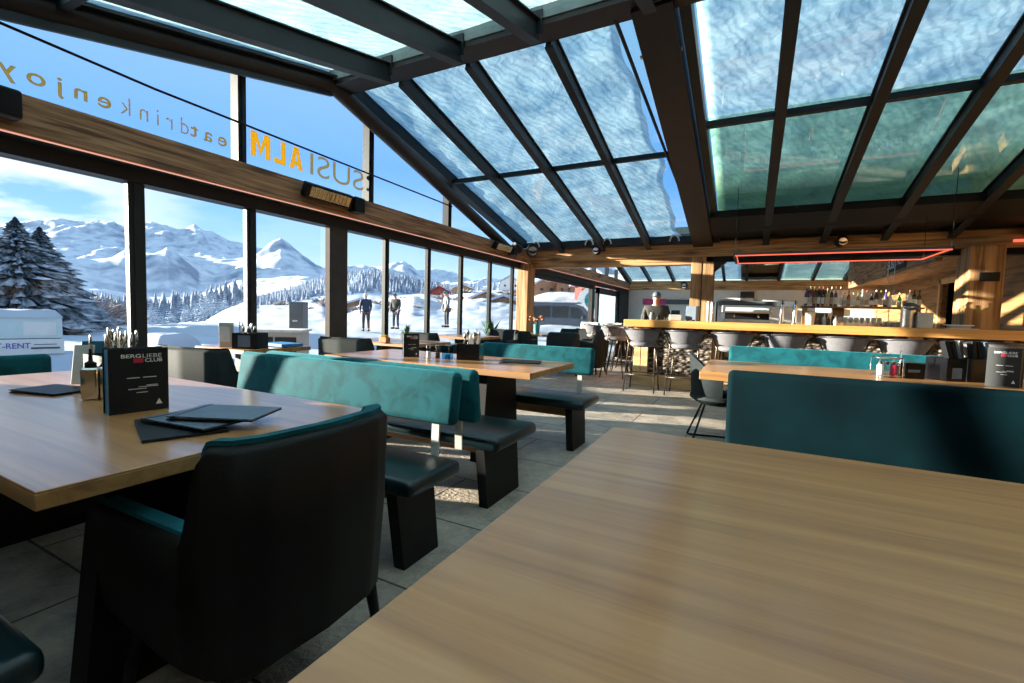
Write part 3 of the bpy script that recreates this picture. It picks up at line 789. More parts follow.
# ------------------------------------------------------------------ benches
def bench(x0, x1, ys0, ys1, yb, face, label, bx0=None, bx1=None, legs=True, btop=.86, bbot=.585, velv='velvet'):
    """ys0..ys1 seat depth, yb = y of the backrest front face at mid height, face = -1 looks to -y"""
    t = thing('upholstered_bench', label, 'bench', ((x0 + x1) / 2, (ys0 + ys1) / 2, 0))
    bx0 = x0 if bx0 is None else bx0; bx1 = x1 if bx1 is None else bx1
    MB().span(x0, x1, ys0, ys1, .375, .45, .03, 3).out('seat', M['seatfab'], t, 40, world=True)
    ym = (ys0 + ys1) / 2
    MB().span(x0 + .15, x1 - .15, ym - .02, ym + .02, .27, .36).out('stretcher', M['oak_edge'], t, world=True)
    for s, x in ((1, x0 + .16), (-1, x1 - .14)):
        MB().prism([(x - .03, ys0 + .10, 0), (x - .03, ys1 - .03, 0), (x - .03, ys1 - .08, .375), (x - .03, ys0 + .04, .375)], (.06, 0, 0)).out('leg', M['black'], t, world=True)
    tilt = .045
    zc = (btop + bbot) / 2; h = btop - bbot; back = -face
    Mx = Matrix.Rotation(-back * tilt * 3.2, 3, 'X')
    MB().box(((bx0 + bx1) / 2, yb + back * .035, zc), (bx1 - bx0, .075, h), .032, 4, Mx).out('backrest', M[velv], t, 45, world=True)
    for x in (bx0 + .25, bx1 - .13):
        MB().beam((x, yb + back * .02, .40), (x, yb + back * .03, bbot + .06), .045, .012, (0, 1, 0)).out('bracket', M['bracket'], t, world=True)
    return t
bench(-3.05, -1.20, 1.45, 1.83, 1.86, -1, 'bench with sunlit teal backrest behind the left oak table', -3.02, -1.27, btop=.858, bbot=.59)
bench(-3.05, -1.21, 2.20, 2.74, 2.12, 1, 'bench with black seat, its back against the sunlit teal bench', -3.0, -1.27, btop=.855, bbot=.56)
bench(-2.5, -1.17, 3.56, 4.02, 4.10, -1, 'bright teal bench on the far side of the middle oak table', -2.48, -1.27, btop=.855, bbot=.60)
bench(-.05, 2.9, 3.22, 3.74, 3.14, 1, 'bench seen from behind, dark teal back in the shade right of centre', -.10, 2.9, btop=.857, bbot=.36, velv='velvet_shaded')
bench(-.2, 2.9, 5.12, 5.6, 5.66, -1, 'pale teal bench in front of the bar stools, beyond the right oak table', -.19, 2.9, btop=.868, bbot=.6)
bench(-3.2, -1.245, -.2, .372, -.28, 1, 'bench whose dark rounded seat corner shows in the bottom left corner', btop=.84)
# window-side banquette end behind the left table
t = thing('upholstered_bench', 'short dark teal bench back at the left picture edge beyond the left oak table', 'bench', (-3.95, .7, 0))
MB().span(-4.06, -3.6, .1, 1.27, .37, .45, .03, 3).out('seat', M['seatfab'], t, 40, world=True)
MB().box((-4.13, .69, .69), (.08, 1.2, .24), .035, 4).out('backrest', M['velvet'], t, 45, world=True)
for y in (.2, 1.15): MB().span(-4.04, -3.66, y - .04, y + .04, 0, .37).out('leg', M['black'], t, world=True)
for y in (.35, 1.0): MB().beam((-4.11, y, .40), (-4.12, y, .6), .012, .045, (0, 1, 0)).out('bracket', M['bracket'], t, world=True)

# ------------------------------------------------------------------ armchairs
def armchair(name, label, loc, rz_, mat_out, mat_in, w=.58, d=.60, hb=.87, ha=.62, z0=.13, legh=True, group=None):
    """faces local +y; wraps round the back, arms slope forward"""
    t = thing(name, label, 'armchair', loc, rz_, group)
    th = .06
    # U-shaped shell in plan: from front-left round the back to front-right
    hw = w / 2
    path = [(-hw, d / 2), (-hw, d / 4), (-hw, 0), (-hw, -d / 4 + .02), (-hw + .012, -d / 2 + .09), (-hw + .05, -d / 2 + .03), (-hw + .12, -d / 2),
            (0, -d / 2 - .015), (hw - .12, -d / 2), (hw - .05, -d / 2 + .03), (hw - .012, -d / 2 + .09), (hw, -d / 4 + .02), (hw, 0), (hw, d / 4), (hw, d / 2)]
    def top(i, p):
        y = p[1]
        a = (y + d / 2) / d
        if a < .13: return hb
        if a < .27: q = (a - .13) / .14; return hb - (hb - ha) * q * q * (3 - 2 * q)
        return ha - .01 * (a - .27)
    # resample
    fine = []
    for a, b in zip(path, path[1:]):
        for k in range(7): fine.append((a[0] + (b[0] - a[0]) * k / 7, a[1] + (b[1] - a[1]) * k / 7))
    fine.append(path[-1])
    mo, mi, mr = [], [], []
    rings = []
    n = len(fine)
    for i, p in enumerate(fine):
        q0 = fine[max(0, i - 1)]; q1 = fine[min(n - 1, i + 1)]
        tx, ty = q1[0] - q0[0], q1[1] - q0[1]; L = math.hypot(tx, ty) or 1
        nx, ny = -ty / L * -1, tx / L * -1     # outward
        nx, ny = (ty / L * -1, tx / L)         # left normal
        # make sure it points outward
        if nx * p[0] + ny * p[1] < 0: nx, ny = -nx, -ny
        zt = top(i, p); flare = .012
        bot = (p[0] * .96, p[1] * .96 if p[1] < 0 else p[1])
        zb = z0 + .04 * max(0, p[1] / d) * 2
        rings.append([(bot[0], bot[1], zb), (p[0] + nx * .005, p[1] + ny * .005, (zb + zt) / 2), (p[0] + nx * flare, p[1] + ny * flare, zt - .02), (p[0] + nx * (flare - .02), p[1] + ny * (flare - .02), zt),
                      (p[0] - nx * (th - flare), p[1] - ny * (th - flare), zt - .003), (p[0] - nx * th, p[1] - ny * th, zt - .03), (p[0] - nx * th, p[1] - ny * th, (zb + zt) / 2), (bot[0] - nx * th, bot[1] - ny * th, zb)])
    mb = MB(); mb.loft([r for r in rings])
    mb.out('shell', mat_out, t, 60)
    # upholstered inner face and top roll
    rr = []
    for r in rings:
        def off(a, b, k): return tuple(a[j] + (b[j] - a[j]) * k for j in range(3))
        u = off(r[4], r[3], .75); v = r[5]; w_ = r[6]; z_ = r[7]
        cx = [(q[0], q[1]) for q in (r[5], r[2])]
        dx, dy = (r[5][0] - r[2][0]), (r[5][1] - r[2][1]); L = math.hypot(dx, dy) or 1; dx /= L; dy /= L
        rr.append([(r[3][0], r[3][1], r[3][2] + .002), (r[3][0], r[3][1], r[3][2] + .012), (r[4][0] + dx * .006, r[4][1] + dy * .006, r[4][2] + .010), (r[5][0] + dx * .012, r[5][1] + dy * .012, r[5][2]), (z_[0] + dx * .012, z_[1] + dy * .012, max(z_[2], .3)), (z_[0] + dx * .002, z_[1] + dy * .002, max(z_[2], .3))])
    mb = MB(); mb.loft(rr); mb.out('lining', mat_in, t, 50)
    MB().box((0, .02, .40), (w - .13, d - .12, .12), .035, 3).out('seat', mat_in, t, 40)
    MB().box((0, .01, .27), (w - .12, d - .10, .14), .01).out('seat_base', mat_out, t)
    for sx in (-1, 1):
        for sy in (-1, 1):
            p1 = Vector((sx * (hw - .035), sy * (d / 2 - .05), 0)); p0 = Vector((sx * (hw - .07), sy * (d / 2 - .08), .3))
            MB().tube([p0, p1], [.022, .013], 8).out('leg', M['black'], t, True)
    return t
ac = armchair('armchair', 'black leather armchair with teal lining in the left foreground, back to the camera', (-1.315, .885, 0), R(90), M['leather'], M['velvet'], .60, .58, .832, .60, .25)
ac2 = armchair('armchair', 'dark grey armchair at the window end of the bench behind the left oak table', (-3.70, 2.12, 0), R(12), M['chairgrey'], M['chairgrey'], .70, .56, .84, .66)
GRP = 'armchairs at the far tables'
def far_arm(loc, r_, lab): return dup(ac2, loc, r_, lab)
far_arm((-3.95, 3.80, 0), R(10), 'dark armchair behind the small window table with the cutlery box')
far_arm((-4.3, 5.55, 0), R(0), 'dark armchair just past the black box on the middle oak table')
far_arm((-4.2, 7.55, 0), R(180), 'black armchair facing the camera at the middle window table')
b_arm = armchair('armchair', 'blue-grey armchair next to the wooden post, turned to the flower table', (-4.05, 8.1, 0), R(10), M['chairgrey'], M['tealcard'], .62, .55, .82, .66)
dup(b_arm, (-3.2, 8.35, 0), R(20), 'blue-lined armchair in front of the flower table')
far_arm((-2.85, 9.0, 0), R(90), 'black low armchair with its back to the aisle beside the flower table')
far_arm((-3.35, 10.6, 0), R(0), 'black low armchair in front of the far dark table')
far_arm((-2.6, 11.3, 0), R(95), 'rightmost black low armchair before the row of bar stools')
dup(b_arm, (-3.9, 10.75, 0), R(30), 'blue-grey armchair at the left corner of the far dark table')
# sled-base shell chair at the end of the right table
t = thing('sled_chair', 'dark shell chair on thin sled legs at the left end of the right oak table', 'chair', (-.22, 4.62, 0), R(-80))
rings = []
for i in range(13):
    a = -PI * .5 + PI * i / 12 - PI / 2
    ca, sa = math.cos(a), math.sin(a)
    hgt = .62 + .22 * max(0, -sa) ** 1.2
    r0, r1 = .19, .27
    rings.append([(ca * r0, sa * r0, .40), (ca * (r0 + .05), sa * (r0 + .05), .48), (ca * r1, sa * r1, hgt), (ca * (r1 - .025), sa * (r1 - .025), hgt + .005), (ca * (r0 + .02), sa * (r0 + .02), .5), (ca * (r0 - .03), sa * (r0 - .03), .42)])
MB().loft(rings).out('shell', M['chairgrey'], t, 60)
MB().lathe([(0, .38), (.18, .38), (.25, .43), (.25, .46), (.2, .48), (0, .485)], 24).out('seat', M['chairgrey'], t, 50)
for sx in (-1, 1):
    MB().tube([(sx * .08, .12, .39), (sx * .24, .24, .02), (sx * .25, .22, .01), (sx * .25, -.22, .01), (sx * .24, -.24, .02), (sx * .08, -.12, .39)], .009, 8).out('sled_leg', M['black'], t, True)

# ------------------------------------------------------------------ the bar
bar = thing('bar_counter', 'long bar counter with thick sunlit oak top, rubble stone front and wooden plinth', 'bar', (1, 7.9, 0))
MB().span(-1.87, 4.0, 7.66, 8.42, 1.0, 1.115, .006).out('counter_top', M['bar_oak'], bar, world=True)
MB().span(-1.70, 4.0, 7.98, 8.3, .16, 1.0).out('stone_front', M['stone'], bar, world=True)
MB().span(-1.77, 4.0, 7.86, 8.34, 0, .20, .01).out('plinth', M['plinth'], bar, world=True)
MB().span(-1.74, -1.62, 7.90, 8.0, .2, 1.0, .005).span(-1.61, -1.50, 7.90, 8.0, .2, 1.0, .005).out('timber_post', M['plinth'], bar, world=True)
MB().span(-.52, -.36, 7.92, 8.0, .2, 1.0, .005).out('timber_post', M['timber_z'], bar, world=True)
MB().span(1.9, 2.06, 7.92, 8.0, .2, 1.0, .005).out('timber_post', M['plinth'], bar, world=True)
bar2 = MB().span(-1.87, -1.25, 8.43, 10.0, 1.0, 1.115, .006).span(-1.72, -1.4, 8.31, 9.95, 0, 1.0).out('bar_return', M['bar_oak'])
tag(bar2, 'short oak return of the bar at its left end in front of the man', 'bar')

def make_stool(label, loc, r_):
    """faces local +y (towards the bar)"""
    t = thing('bar_stool', label, 'bar stool', loc, r_, 'bar stools at the bar')
    MB().lathe([(0, .70), (.17, .70), (.205, .72), (.21, .75), (.19, .775), (0, .785)], 28).out('seat', M['stoolfab'], t, 50)
    rings = []
    for i in range(25):
        a = -PI - .35 + (PI + .7) * i / 24
        ca, sa = math.cos(a), math.sin(a)
        hgt = .955 + .03 * max(0, -sa)
        lo = .815 - .03 * max(0, -sa)
        rb, rt = .205, .285
        rings.append([(ca * rb, sa * rb, lo), (ca * rt, sa * rt, hgt - .02), (ca * (rt + .002), sa * (rt + .002), hgt), (ca * (rt - .035), sa * (rt - .035), hgt), (ca * (rt - .04), sa * (rt - .04), hgt - .02), (ca * (rb - .03), sa * (rb - .03), lo)])
    MB().loft(rings).out('backrest', M['stoolfab'], t, 50)
    MB().tube([(math.cos(a) * .292, math.sin(a) * .292, .945 + .03 * max(0, -math.sin(a))) for a in [-PI - .35 + (PI + .7) * i / 24 for i in range(25)]], .011, 8).out('rim', M['stoolrim'], t, True)
    for sx in (-1, 1):
        MB().tube([(sx * .275, -.06, .93), (sx * .20, -.10, .74), (sx * .23, -.22, 0)], .010, 8).out('leg', M['bronze'], t, True)
        MB().tube([(sx * .17, .13, .72), (sx * .23, .22, 0)], .010, 8).out('leg', M['bronze'], t, True)
    MB().tube([(-.216, -.19, .27), (.216, -.19, .27), (.216, .19, .27), (-.216, .19, .27)], .008, 8, closed=True).out('footrest', M['bronze'], t, True)
    return t
st = make_stool('leftmost grey bar stool along the front of the bar', (-1.47, 7.33, 0), 0)
orde = ['second', 'third', 'fourth', 'fifth', 'sixth', 'seventh']
for i, x in enumerate((-.85, -.20, .44, 1.10, 1.72, 2.5)):
    dup(st, (x, 7.33, 0), rnd.uniform(-.08, .08), '%s grey bar stool from the left along the front of the bar' % orde[i], 'bar stools at the bar')
for i, (x, y, l) in enumerate([(-2.25, 8.65, 'nearest grey stool at the left end of the bar, beside the front row'), (-2.32, 9.3, 'middle grey stool at the left end of the bar'), (-2.4, 9.95, 'farthest grey stool at the left end of the bar'), (-2.95, 9.7, 'grey bar stool standing loose left of the bar end')]):
    dup(st, (x, y, 0), R(-90) + (.3 if i == 3 else 0), l, 'bar stools at the bar')

# ------------------------------------------------------------------ back bar
CT = 1.115
bb = thing('back_bar', 'dark back bar cabinet with a raised shelf for bottles and a lower row of glasses', 'shelf unit', (1.6, 9.4, 0))
MB().span(.55, 2.75, 9.0, 9.7, 0, 1.06).out('cabinet', M['steel_brown'], bb, world=True)
MB().span(.50, 2.8, 8.98, 9.72, 1.06, 1.10, .004).out('worktop', M['steel_brown'], bb, world=True)
MB().span(.78, 2.4, 9.28, 9.56, 1.40, 1.43, .003).out('shelf', M['timber_x'], bb, world=True)
MB().span(.80, .86, 9.3, 9.5, 1.1, 1.4).span(2.3, 2.36, 9.3, 9.5, 1.1, 1.4).span(1.25, 1.40, 9.45, 9.55, 1.1, 1.4).out('shelf_post', M['oak_edge'], bb, world=True)
BC = {'clear': M['drinkglass'], 'amber': glassmat('amberglass', (.55, .28, .07), 1.6), 'green': glassmat('greenglass', (.12, .35, .16), 1.6), 'purple': pbr('purpleglass', (.10, .07, .22), None, .15), 'dark': pbr('darkglass', (.02, .015, .012), None, .12), 'pale yellow': pbr('paleglass', (.45, .45, .2), None, .2), 'white': M['white'], 'brown': pbr('brownglass', (.16, .05, .02), None, .12)}
def bottle_proto(h, r, sq=False):
    pr = [(0, 0), (r * .95, 0), (r, .01), (r, h * .56), (r * .8, h * .66), (r * .33, h * .74), (r * .30, h * .92), (0, h * .92)]
    return pr
seq = ['purple', 'clear', 'brown', 'dark', 'amber', 'pale yellow', 'dark', 'purple', 'clear', 'white', 'amber', 'clear', 'pale yellow', 'white', 'clear', 'dark', 'amber', 'clear', 'purple', 'white', 'clear', 'green', 'clear', 'white', 'green', 'brown']
ords = ['first', 'second', 'third', 'fourth', 'fifth', 'sixth', 'seventh', 'eighth', 'ninth', 'tenth', 'eleventh', 'twelfth', 'thirteenth', 'fourteenth', 'fifteenth', 'sixteenth', 'seventeenth', 'eighteenth', 'nineteenth', 'twentieth', 'twenty-first', 'twenty-second', 'twenty-third', 'twenty-fourth', 'twenty-fifth', 'twenty-sixth']
for i, c_ in enumerate(seq):
    x = .84 + i * .0605
    h = (.33 if i < 9 else rnd.uniform(.22, .30)) * (1.0); r = .026 if i < 9 else rnd.uniform(.026, .031)
    t = thing('bottle', '%s bottle, %s from the left on the raised back bar shelf' % (c_, ords[i]), 'bottle', (x, 9.40 + rnd.uniform(-.02, .02), 1.43), 0, 'bottles on the raised shelf')
    MB().lathe(bottle_proto(h, r), 14).out('glass', BC[c_], t, 50)
    MB().lathe([(0, h * .9), (r * .36, h * .9), (r * .38, h), (0, h)], 10).out('cap', M[['black', 'white', 'gold', 'chrome', 'red'][i % 5]], t, 50)
    MB().lathe([(r * 1.02, h * .12), (r * 1.02, h * .45)], 14).out('paper_label', M[['white', 'offwhite', 'tan', 'white'][i % 4]], t, 50)
# stemmed glasses
gl = None
for i in range(8):
    x = 1.30 + i * .073
    if gl is None:
        gl = thing('wine_glass', 'x', 'glass', (x, 9.1, 1.10), 0, 'upturned glasses on the back bar')
        MB().lathe([(0, 0), (.03, 0), (.03, .004), (.004, .01), (.004, .055), (.02, .07), (.033, .10), (.030, .15), (.027, .15), (.030, .10), (.018, .075), (0, .07)], 16).out('bowl', M['white'], gl, 50)
        g_ = gl
    else:
        g_ = copy_tree(gl); g_.location = (x, 9.1, 1.10)
    g_['label'] = 'pale stemmed glass, %s from the left in the row under the bottle shelf' % ords[i]
for i in range(7):
    o = MB().lathe([(0, 0), (.028, 0), (.034, .10), (.030, .10), (.025, .01), (0, .012)], 14, (1.90 + (i % 4) * .075, 9.08 + (i // 4) * .09, 1.10)).out('tumbler', M['drinkglass'], smooth=50)
    tag(o, '%s tumbler, %s of the %s row right of the stemmed glasses' % ('clear', ords[i % 4], 'front' if i < 4 else 'back'), 'glass', 'tumblers on the back bar')
# dark small bottles on the lower level, left
for i in range(6):
    h = rnd.uniform(.16, .24); r = .025
    o = MB().lathe(bottle_proto(h, r), 12, (.92 + i * .06, 9.2, 1.10)).out('bottle', BC[['dark', 'clear', 'dark', 'white', 'brown', 'dark'][i]], smooth=50)
    tag(o, '%s short bottle, %s from the left below the raised shelf' % (['dark', 'clear', 'black', 'white', 'brown', 'dark'][i], ords[i]), 'bottle', 'short bottles under the raised shelf')

def onbar(name, px, py, y=8.15, z=CT):
    return hit(px, py, 1, y)
# ice bucket, white box, napkin bucket, taps, coffee machine...
t = thing('ice_bucket', 'round steel tub tilted open on the bar in front of the broad column', 'bucket', (1.93, 8.15, CT))
MB().lathe([(0, 0), (.075, 0), (.08, .29), (.074, .29), (.07, .01), (0, .01)], 24).out('body', M['brushed'], t, 50)
MB().lathe([(0, .0), (.085, 0), (.085, .015), (0, .02)], 24, (.02, -.03, .285), Matrix.Rotation(R(35), 3, 'X')).out('lid', M['greymetal'], t, 50)
tag(MB().box((2.10, 8.12, CT + .105), (.165, .12, .21), .006).out('napkin_box', M['offwhite']), 'pale square box with floral print on the bar right of the steel tub', 'box')
tag(MB().lathe([(0, 0), (.055, 0), (.068, .19), (.062, .19), (.05, .01), (0, .01)], 20, (.80, 8.2, CT)).out('napkin_bucket', M['offwhite'], smooth=50), 'white bucket on the bar right of the beer taps', 'bucket')
tag(MB().lathe([(0, 0), (.02, 0), (.028, .05), (.012, .11), (.012, .14), (0, .14)], 14, (1.12, 8.2, CT)).out('sauce_bottle', M['white'], smooth=50), 'small white squeeze bottle on the bar before the dark bottles', 'bottle')
for i, x in enumerate((.43, .60)):
    t = thing('beer_tap', '%s tall steel beer tap on the bar right of the coffee machine' % ('left' if i == 0 else 'right'), 'beer tap', (x, 8.2, CT), 0, 'beer taps')
    MB().lathe([(0, 0), (.045, 0), (.045, .01), (.028, .02), (.028, .30), (.02, .325), (0, .33)], 20).out('column', M['chrome'], t, 50)
    MB().tube([(0, -.02, .27), (0, -.09, .26), (0, -.11, .22)], .009, 8).out('spout', M['chrome'], t, True)
    MB().tube([(0, -.03, .29), (0, -.05, .36)], .008, 8).out('handle', M['black'], t, True)
t = thing('coffee_machine', 'wide steel coffee machine standing on the bar between column and beer taps', 'coffee machine', (-.03, 8.6, 1.1))
MB().span(-.38, .33, -.14, .2, .0, .07, .01).out('base', M['brushed'], t)
MB().span(-.40, .35, -.16, .22, .17, .30, .015).out('body', M['brushed'], t)
MB().span(-.36, .31, .08, .2, .07, .17).out('back_panel', M['black'], t)
MB().span(-.39, .34, -.15, .2, .30, .315).out('cup_tray', M['black'], t)
MB().span(-.34, .29, -.165, -.161, .20, .26).out('front_panel', M['frost'], t)
for x in (-.2, .15): MB().tube([(x, -.1, .17), (x, -.12, .12), (x, -.2, .11)], .016, 8).out('group_head', M['chrome'], t, True)
tag(MB().span(-.50, .46, 8.45, 8.85, 1.06, 1.10).span(-.42, .40, 8.5, 8.8, 0, 1.06).out('work_counter', M['brushed']), 'steel work counter under the coffee machine', 'counter')
# cylinder rack (three upright steel tubes) left of the machine
for i in range(3):
    tag(MB().lathe([(0, 0), (.022, 0), (.022, .30), (.015, .33), (0, .33)], 14, (-.62 + i * .06, 8.2, CT)).out('cup_tube', M[['white', 'chrome', 'black'][i]], smooth=50), '%s upright cup tube beside the column on the bar' % ['white', 'steel', 'black'][i], 'dispenser', 'upright tubes on the bar')
t = thing('cash_register', 'dark till with white base on the bar left of the column', 'till', (-1.13, 8.2, CT), R(10))
MB().span(-.10, .10, -.09, .09, 0, .10, .01).out('base', M['offwhite'], t)
MB().box((0, 0, .13), (.14, .03, .09), .005, 2, Matrix.Rotation(R(-20), 3, 'X')).out('screen', M['blackgloss'], t)
t = thing('order_monitor', 'grey upright screen on the bar just left of the column foot', 'monitor', (-.88, 8.2, CT), R(-15))
MB().span(-.085, .085, -.012, .012, .02, .25, .003).out('screen', M['menugrey'], t)
MB().span(.086, .12, -.02, .02, 0, .25).out('side', M['black'], t)
MB().span(-.05, .05, -.04, .04, 0, .02).out('foot', M['black'], t)
# green pot / espresso tins behind the man
for i, (x, r, h, m_) in enumerate([(-1.62, .05, .10, 'black'), (-1.50, .055, .13, 'greymetal'), (-1.40, .04, .08, 'black')]):
    tag(MB().lathe([(0, 0), (r * .8, 0), (r, h * .5), (r * .7, h), (0, h)], 16, (x, 8.15, CT)).out('pot', M[m_], smooth=50), '%s small dark pot on the bar right of the man' % ['left', 'middle', 'right'][i], 'pot', 'dark pots on the bar')
# tray and black card reader on the right of the bar
t = thing('tray', 'white rimmed tray lying on the bar left of the broad column', 'tray', (2.45, 8.1, CT))
MB().span(-.17, .17, -.12, .12, 0, .012, .004).out('base', M['offwhite'], t); MB().span(-.13, .13, -.09, .09, .045, .058, .004).out('lid', M['white'], t)
MB().span(-.10, .10, -.07, .07, .012, .045).out('box', M['tan'], t)
t = thing('card_reader', 'black payment terminal with small silver bottle on the right end of the bar', 'terminal', (3.32, 8.15, CT))
MB().span(-.09, .14, -.07, .07, 0, .085, .01).out('body', M['black'], t)
MB().lathe([(0, 0), (.02, 0), (.02, .12), (.008, .15), (0, .2)], 12, (-.13, 0, 0)).out('bottle', M['chrome'], t, 50)
# shelf rail on far white wall
tag(MB().span(-3.3, -2.1, 20.85, 21.0, 1.75, 1.95).out('wall_rail', M['greymetal']), 'dark rail on the white far wall left of the column', 'rail')
tag(MB().span(-1.2, 1.6, 20.85, 21.0, 1.72, 1.92).out('wall_rail', M['greymetal']), 'dark rail on the white far wall right of the column', 'rail')
t = thing('wall_poster', 'pink and white poster on the far wall behind the man', 'poster', (-4.0, 20.97, 1.1))
MB().span(-.6, .8, 0, .02, 0, .95).out('paper', M['white'], t); MB().span(-.3, .7, -.01, 0, .62, .88).out('pink_band', M['pink'], t)
MB().span(-.1, .25, -.01, 0, .15, .45).span(.35, .7, -.01, 0, .1, .4).out('blue_print', M['vanblue'], t)
struct(MB().span(1.9, 2.6, 20.9, YF, 0, 2.6).span(-.4, .1, 20.9, YF, 0, 2.3), 'trim_9', M['alu'])
tag(MB().span(2.2, 2.7, 20.8, 20.9, 1.5, 1.75, .01).out('exit_sign', M['frost']), 'small pale green sign on the dark far wall above the coffee machine', 'sign')

# ------------------------------------------------------------------ things on the tables
TZ = .75
def cutlery(box, n, zt, xw, yw, seed):
    r = random.Random(seed)
    for i in range(n):
        x = r.uniform(-xw, xw); y = r.uniform(-yw, yw); dx = r.uniform(-.03, .03); dy = r.uniform(-.03, .03)
        h = zt + r.uniform(-.02, .03)
        mb = MB().beam((x, y, .02), (x + dx, y + dy, h - .05), .012, .004)
        mb.lathe([(0, -.035), (.010, -.03), (.014, 0), (.010, .03), (0, .035)], 8, (x + dx, y + dy, h - .03), Matrix.Diagonal((1, .35, 1)))
        mb.out('cutlery', M['chrome'], box, 50)

def menu_stand(loc, rz_, label, w=.165, h=.235, th=.045, block='blue'):
    """front faces local -y"""
    t = thing('menu_stand', label, 'menu stand', loc, rz_)
    MB().box((0, th * .45 + .001, h / 2), (w, th * .88, h), .001).out('card_block', M[block], t)
    MB().span(-w / 2 - .004, w / 2 + .004, -.006, 0, 0, h + .006).out('cover', M['menublack'], t)
    MB().span(-w / 2 - .004, w / 2 + .004, th * .9, th * .9 + .006, 0, h + .006).out('cover', M['menublack'], t)
    mw = Matrix.Translation(loc) @ Matrix.Rotation(rz_, 4, 'Z')
    def tx(name, s, x, z, ww, hh, mat, bold=0):
        xd = mw.to_3x3() @ Vector((1, 0, 0))
        return text(name, s, mw @ Vector((x, -.0065, z)), xd, (0, 0, 1), ww, hh, mat, t, bold, .0008)
    tx('lettering', 'BERG', -w * .31, h * .875, w * .34, .014, M['textwhite'], .012)
    tx('lettering', 'LIEBE', w * .06, h * .875, w * .34, .014, M['textwhite'], -.005)
    tx('lettering', 'CLUB', w * .10, h * .80, w * .31, .014, M['textwhite'], .012)
    MB().span(-w * .10, w * .07, -.0075, -.006, h * .795, h * .865).out('red_mark', M['red'], t)
    mb = MB()
    for a, b, z in ((-.22, -.0, .55), (.06, .30, .55), (-.02, .33, .40), (-.2, .12, .37), (.12, .32, .44 - .02), (-.06, .14, .31)):
        mb.span(w * a, w * b, -.0075, -.006, h * z, h * (z + .012))
    mb.out('small_print', M['offwhite'], t)
    MB().prism([(w * .28, -.0065, h * .10), (w * .40, -.0065, h * .10), (w * .34, -.0065, h * .19)], (0, -.001, 0)).out('emblem', M['textwhite'], t)
    return t
menu_stand((-2.035, .88, TZ), R(83), 'black menu stand with blue inner block on the left oak table', .175, .235, .06)
menu_stand((-2.66, 3.20, TZ), R(50), 'small dark menu stand with blue side on the middle oak table', .13, .20)
menu_stand((1.57, 4.36, TZ), R(-34), 'dark menu stand with white lettering at the right picture edge', .16, .26, .06, 'menublack')

t = thing('condiment_caddy', 'polished steel condiment caddy behind the menu stand on the left oak table', 'caddy', (-2.50, .945, TZ), R(63))
for i, x in enumerate((-.03, .03)):
    MB().box((x, 0, .068), (.058, .20, .134), .010, 3).out('container', M['chrome'], t, 50)
    MB().lathe([(0, .134), (.020, .134), (.020, .152), (.008, .160), (.005, .21), (0, .215)], 14, (x, -.05, 0)).out('pourer', M['black'], t, 50)
MB().box((.03, -.1015, .035), (.03, .003, .03), .001).out('badge', M['offwhite'], t)
t = thing('cutlery_box', 'box of upright cutlery behind the black menu stand on the left oak table', 'cutlery box', (-2.74, 1.08, TZ))
MB().span(-.10, .10, -.08, .08, 0, .005).span(-.10, -.094, -.08, .08, 0, .16).span(.094, .10, -.08, .08, 0, .16).span(-.10, .10, -.08, -.074, 0, .16).span(-.10, .10, .074, .08, 0, .16).out('box', M['black'], t)
cutlery(t, 12, .26, .075, .055, 3)
t = thing('book_stack', 'upright teal menu card with cream back beside the steel caddy', 'menu card', (-2.90, 1.07, TZ), R(50))
MB().box((0, 0, .11), (.11, .012, .21), .002, 1, Matrix.Rotation(R(-8), 3, 'X')).out('cover', M['tealcard'], t)
MB().box((-.04, -.02, .10), (.08, .010, .195), .002, 1, Matrix.Rotation(R(-14), 3, 'X')).out('pages', M['offwhite'], t)
MB().box((.11, .02, .125), (.03, .012, .25), .002).out('divider', M['barkb'], t)

def folder(loc, rz_, label, w=.30, d=.21, mat='menugrey', n=1, band=True):
    t = thing('menu_folder', label, 'menu', loc, rz_)
    MB().box((0, 0, .003), (w, d, .004), .001).out('cover', M['menublack'], t)
    MB().box((-.004, .003, .0065), (w * .96, d * .94, .003), .0005).out('pages', M['offwhite'], t)
    MB().box((0, 0, .0105), (w, d, .004), .001, 2, Matrix.Rotation(R(1.0), 3, 'Y')).out('cover', M[mat], t)
    if band: MB().box((-w * .42, 0, .013), (.012, d * 1.01, .004), .001).out('spine', M['menublack'], t)
    return t
folder((-1.66, .83, TZ), R(-20), 'open dark menu lying lowest in the pile on the left oak table', .30, .22, 'menublack')
folder((-1.65, .89, TZ + .015), R(8), 'blue-grey menu in the middle of the pile on the left oak table', .29, .20)
folder((-1.60, .95, TZ + .030), R(28), 'blue-grey menu topmost in the pile on the left oak table', .28, .20)
folder((-2.78, .88, TZ), R(15), 'dark menu lying left of the steel caddy', .26, .18, 'menublack', band=False)
folder((-1.70, 3.46, TZ), R(20), 'dark flat menu near the right end of the middle oak table', .34, .22, 'menublack', band=False)

